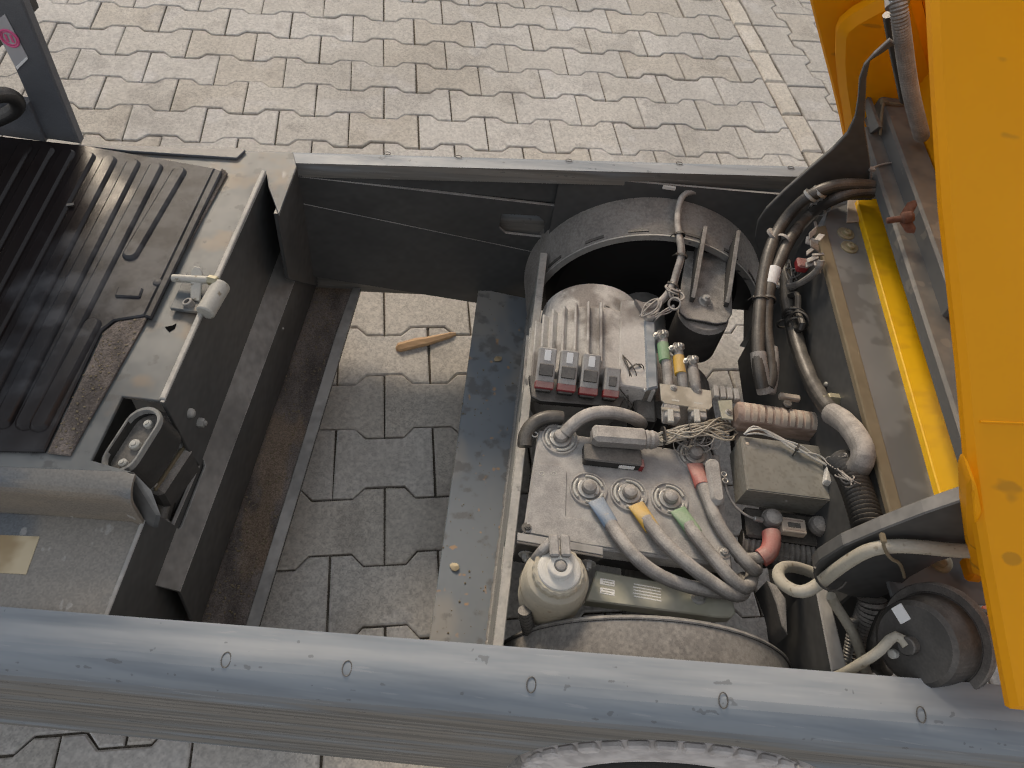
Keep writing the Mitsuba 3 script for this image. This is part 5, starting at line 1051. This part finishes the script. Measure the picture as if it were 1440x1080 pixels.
# ------------------------------------------------------------------ rear corner: lamp, cables, rear lower plate
zr_ = 0.47
lp_ = [P(1240, 790, zr_), P(1275, 752, zr_), P(1390, 745, zr_), P(1388, 850, zr_), P(1300, 845, zr_), P(1255, 838, zr_)]
part('rear_shelf', prism(np.array(lp_), [0, 0, -0.006], 0.001), 'rear_plate', 'grey shelf behind the round lamp')
part('rear_shelf__washer', cat(lathe(P(1322, 789, zr_), Z, [(0, 0.0165), (0.002, 0.016), (0.003, 0.013), (0.003, 0.001)], 28), hexbolt(P(1322, 789, zr_ + 0.003), Z, 0.0095, 0.009, dome=True)), 'brass_zinc')
rl2 = [P(1330, 842, zr_), P(1392, 850, zr_)]
part('rear_corner_wall', prism(np.array([P(1296, 846, zr_), P(1390, 850, zr_), low(P(1390, 850, zr_), 0.36), low(P(1296, 846, zr_), 0.30)]), -W * 0.005, 0.0008), 'sill_paint', 'blue-grey rear corner wall behind the lamp')
part('rear_corner_post', prism(np.array([P(1340, 935, 0.42), P(1384, 946, 0.42), P(1384, 962, 0.42), P(1335, 955, 0.42)]), [0, 0, -0.03], 0.001), 'rear_plate')
lax = unit(0.83 * L - 0.38 * Z + 0.34 * W)
lcn = P(1316, 898, 0.485)
part('round_lamp', lathe(lcn, lax, [(-0.0505, 0.02), (-0.050, 0.044), (-0.046, 0.0495), (-0.028, 0.052), (-0.008, 0.0535), (-0.003, 0.054), (-0.003, 0.0645), (0.004, 0.0655), (0.011, 0.0645), (0.011, 0.05)], 56), 'black_plastic', 'round black lamp housing with an orange lens')
part('round_lamp__lens', lathe(lcn + lax * 0.011, lax, [(0, 0.058), (0.012, 0.058), (0.020, 0.05), (0.024, 0.03), (0.025, 0.001)], 48), 'orange_lens', 'orange lens of the round lamp')
a_, b_, _ = frame(lax)
vw = unit(CAM - lcn)
up2_ = unit(Z - lax * (Z @ lax)); sd2 = np.cross(lax, up2_)
part('round_lamp__flange', lathe(lcn, lax, [(-0.0035, 0.0545), (-0.0045, 0.056), (-0.0045, 0.0648), (-0.0025, 0.0662), (0.008, 0.0662), (0.009, 0.064), (0.009, 0.0515)], 56), 'dusty_rubber')
lbq = PV(1266, 862, lcn - lax * 0.0508, lax)
part('round_lamp__label', rbox(PV(1267, 863, lcn - lax * 0.0512, lax), (0.020, 0.015, 0.0016), (sd2, up2_, lax), 0.0003), 'label_white')
part('round_lamp__socket', cyl(lcn - lax * 0.062 - up2_ * 0.004, lcn - lax * 0.045 - up2_ * 0.004, 0.011, 20), 'black_plastic')
part('round_lamp__white_spot', lathe(lcn - lax * 0.053 - up2_ * 0.028, -lax, [(-0.006, 0.0055), (0.004, 0.0055), (0.005, 0.004)], 18), 'label_pale')
part('round_lamp__screw', hexbolt(lcn - lax * 0.006 + up2_ * 0.002 + unit(-W - 0.0 * Z - lax * (-W @ lax)) * 0.046, -lax, 0.005, 0.010), 'zinc')
part('lamp_cable', tube([lcn - lax * 0.058 - up2_ * 0.004, P(1258, 895, 0.50), P(1240, 912, 0.49), P(1215, 930, 0.47), P(1188, 946, 0.44), P(1165, 952, 0.40)], 0.0062, 12), 'cable_cream', 'pale cable leading to the round lamp')
nv2 = lambda u, v: PV(u, v, np_ - W * 0.012, W)
part('pale_cable', tube([nv2(1372, 775), nv2(1320, 772), nv2(1270, 768), nv2(1232, 771), nv2(1200, 785), nv2(1170, 806), nv2(1150, 822), P(1130, 832, 0.46), P(1108, 826, 0.44), P(1095, 812, 0.42), P(1098, 800, 0.40), P(1120, 798, 0.37), P(1150, 808, 0.36)], 0.0082, 14), 'cable_cream', 'pale dusty cable looping round the near hinge arm')
part('pale_cable__brown_tie', cat(tube([nv2(1240, 752) - W * 0.006, nv2(1242, 762) - W * 0.01, nv2(1250, 774) - W * 0.01, nv2(1262, 790), nv2(1272, 812)], 0.002, 8), rbox(nv2(1240, 750) - W * 0.006, (0.006, 0.012, 0.005), r=0.001)), 'brown_seal')
part('pale_cable__black_tie', tube([nv2(1146, 798), nv2(1155, 815) - W * 0.01, nv2(1172, 820) - W * 0.01, nv2(1190, 818)], 0.0016, 8), 'cable_black')
part('white_end', rbox(P(1242, 744, 0.49), (0.018, 0.010, 0.008), r=0.002), 'white_plastic', 'small white cable end above the near hinge arm')
part('white_end__wire', tube([P(1216, 742, 0.46), P(1226, 746, 0.475), P(1240, 744, 0.49)], 0.006, 10, rough=0.1), 'cable_grey')
part('lower_cable', tube([P(1168, 838, 0.43), P(1184, 865, 0.41), P(1200, 892, 0.40), P(1212, 925, 0.38), P(1222, 955, 0.36)], 0.0068, 12), 'cable_cream', 'pale cable running down behind the near sill')
part('lower_conduit', tube([P(1226, 842, 0.41), P(1222, 865, 0.39), P(1212, 890, 0.36), P(1205, 925, 0.33), P(1200, 950, 0.3)], 0.019, 18, corr=(0.006, 0.0028)), 'dusty_rubber', 'dusty corrugated conduit beside the round lamp')
part('lower_spring', tube([P(1200, 872, 0.39), P(1196, 900, 0.37), P(1190, 930, 0.35)], 0.007, 12, corr=(0.0045, 0.002)), 'zinc', 'small coil spring beside the corrugated conduit')
part('black_hose', tube([P(1250, 860, 0.40), P(1240, 885, 0.41), P(1232, 915, 0.39), P(1245, 940, 0.36)], 0.013, 14), 'cable_black')
part('side_web', prism(np.array([P(1146, 820, 0.40), P(1165, 830, 0.40), P(1192, 940, 0.40), P(1170, 945, 0.40)]), [0, 0, -0.18], 0.002), 'frame_paint')
part('rear_wall_lower', prism(np.array([P(1268, 752, 0.44), P(1300, 850, 0.44), low(P(1300, 850, 0.44), 0.15), low(P(1268, 752, 0.44), 0.15)]), L * 0.005), 'frame_paint')

# ------------------------------------------------------------------ loose bits lying on the ground
w0, w1 = P(557, 492, 0.0), P(641, 471, 0.0); wdv = unit(w1 - w0); ws = np.cross(Z, wdv)
wl = np.linalg.norm(w1 - w0); V = []
for t, wd_, h in ((0, 0.004, 0.008), (0.05, 0.011, 0.014), (0.35, 0.012, 0.014), (0.5, 0.0105, 0.013), (0.9, 0.006, 0.011), (1.0, 0.003, 0.006)):
    c = w0 + wdv * wl * t + ws * 0.002 * math.sin(t * 7)
    V.append(np.array([c - ws * wd_ + Z * 0.001, c + ws * wd_ + Z * 0.001, c + ws * wd_ * 0.8 + Z * h * 0.8, c + ws * wd_ * 0.1 + Z * h, c - ws * wd_ * 0.9 + Z * h * 0.7]))
put('wood_splinter', loft(V, [(-1, 0), (1, 0), (0.8, 0.8), (0.1, 1), (-0.9, 0.7)]), 'wood_mat', 'splinter of pale brown wood lying on the stones in the opening', 'wood splinter', smooth=20)
oc = P(1377, 865, 0.004); rg = random.Random(4)
put('paper_scrap', trimesh.convex.convex_hull(np.array([oc + L * rg.uniform(-0.012, 0.012) + W * rg.uniform(-0.03, 0.03) + Z * rg.uniform(-0.003, 0.016) for _ in range(14)])), 'orange_scrap_mat', 'crumpled orange-red scrap on the stones beside the raised cover', 'scrap', smooth=False)
for (u, v), (nm, lab) in zip(((700, 505), (640, 798)), (('fallen_leaf', 'small ochre leaf on the far half of the cross plate'), ('fallen_leaf', 'small ochre leaf near the front end of the cross plate'))):
    c = P(u, v, zc + 0.002); rg = random.Random(u)
    V = np.array([c + 0.010 * (0.7 + 0.5 * rg.random()) * (math.cos(t) * L + 0.7 * math.sin(t) * W) + Z * rg.uniform(0, 0.004) for t in np.arange(9) * 2 * math.pi / 9])
    put(nm, tm(np.vstack([V, [c + Z * 0.005], V - Z * 0.0008, [c + Z * 0.004]]), [[i, (i + 1) % 9, 9] for i in range(9)] + [[10 + (i + 1) % 9, 10 + i, 19] for i in range(9)] + [[i, 10 + i, (i + 1) % 9] for i in range(9)] + [[(i + 1) % 9, 10 + i, 10 + (i + 1) % 9] for i in range(9)], False), 'tan_sticker', lab, 'leaf', group=None, smooth=False)
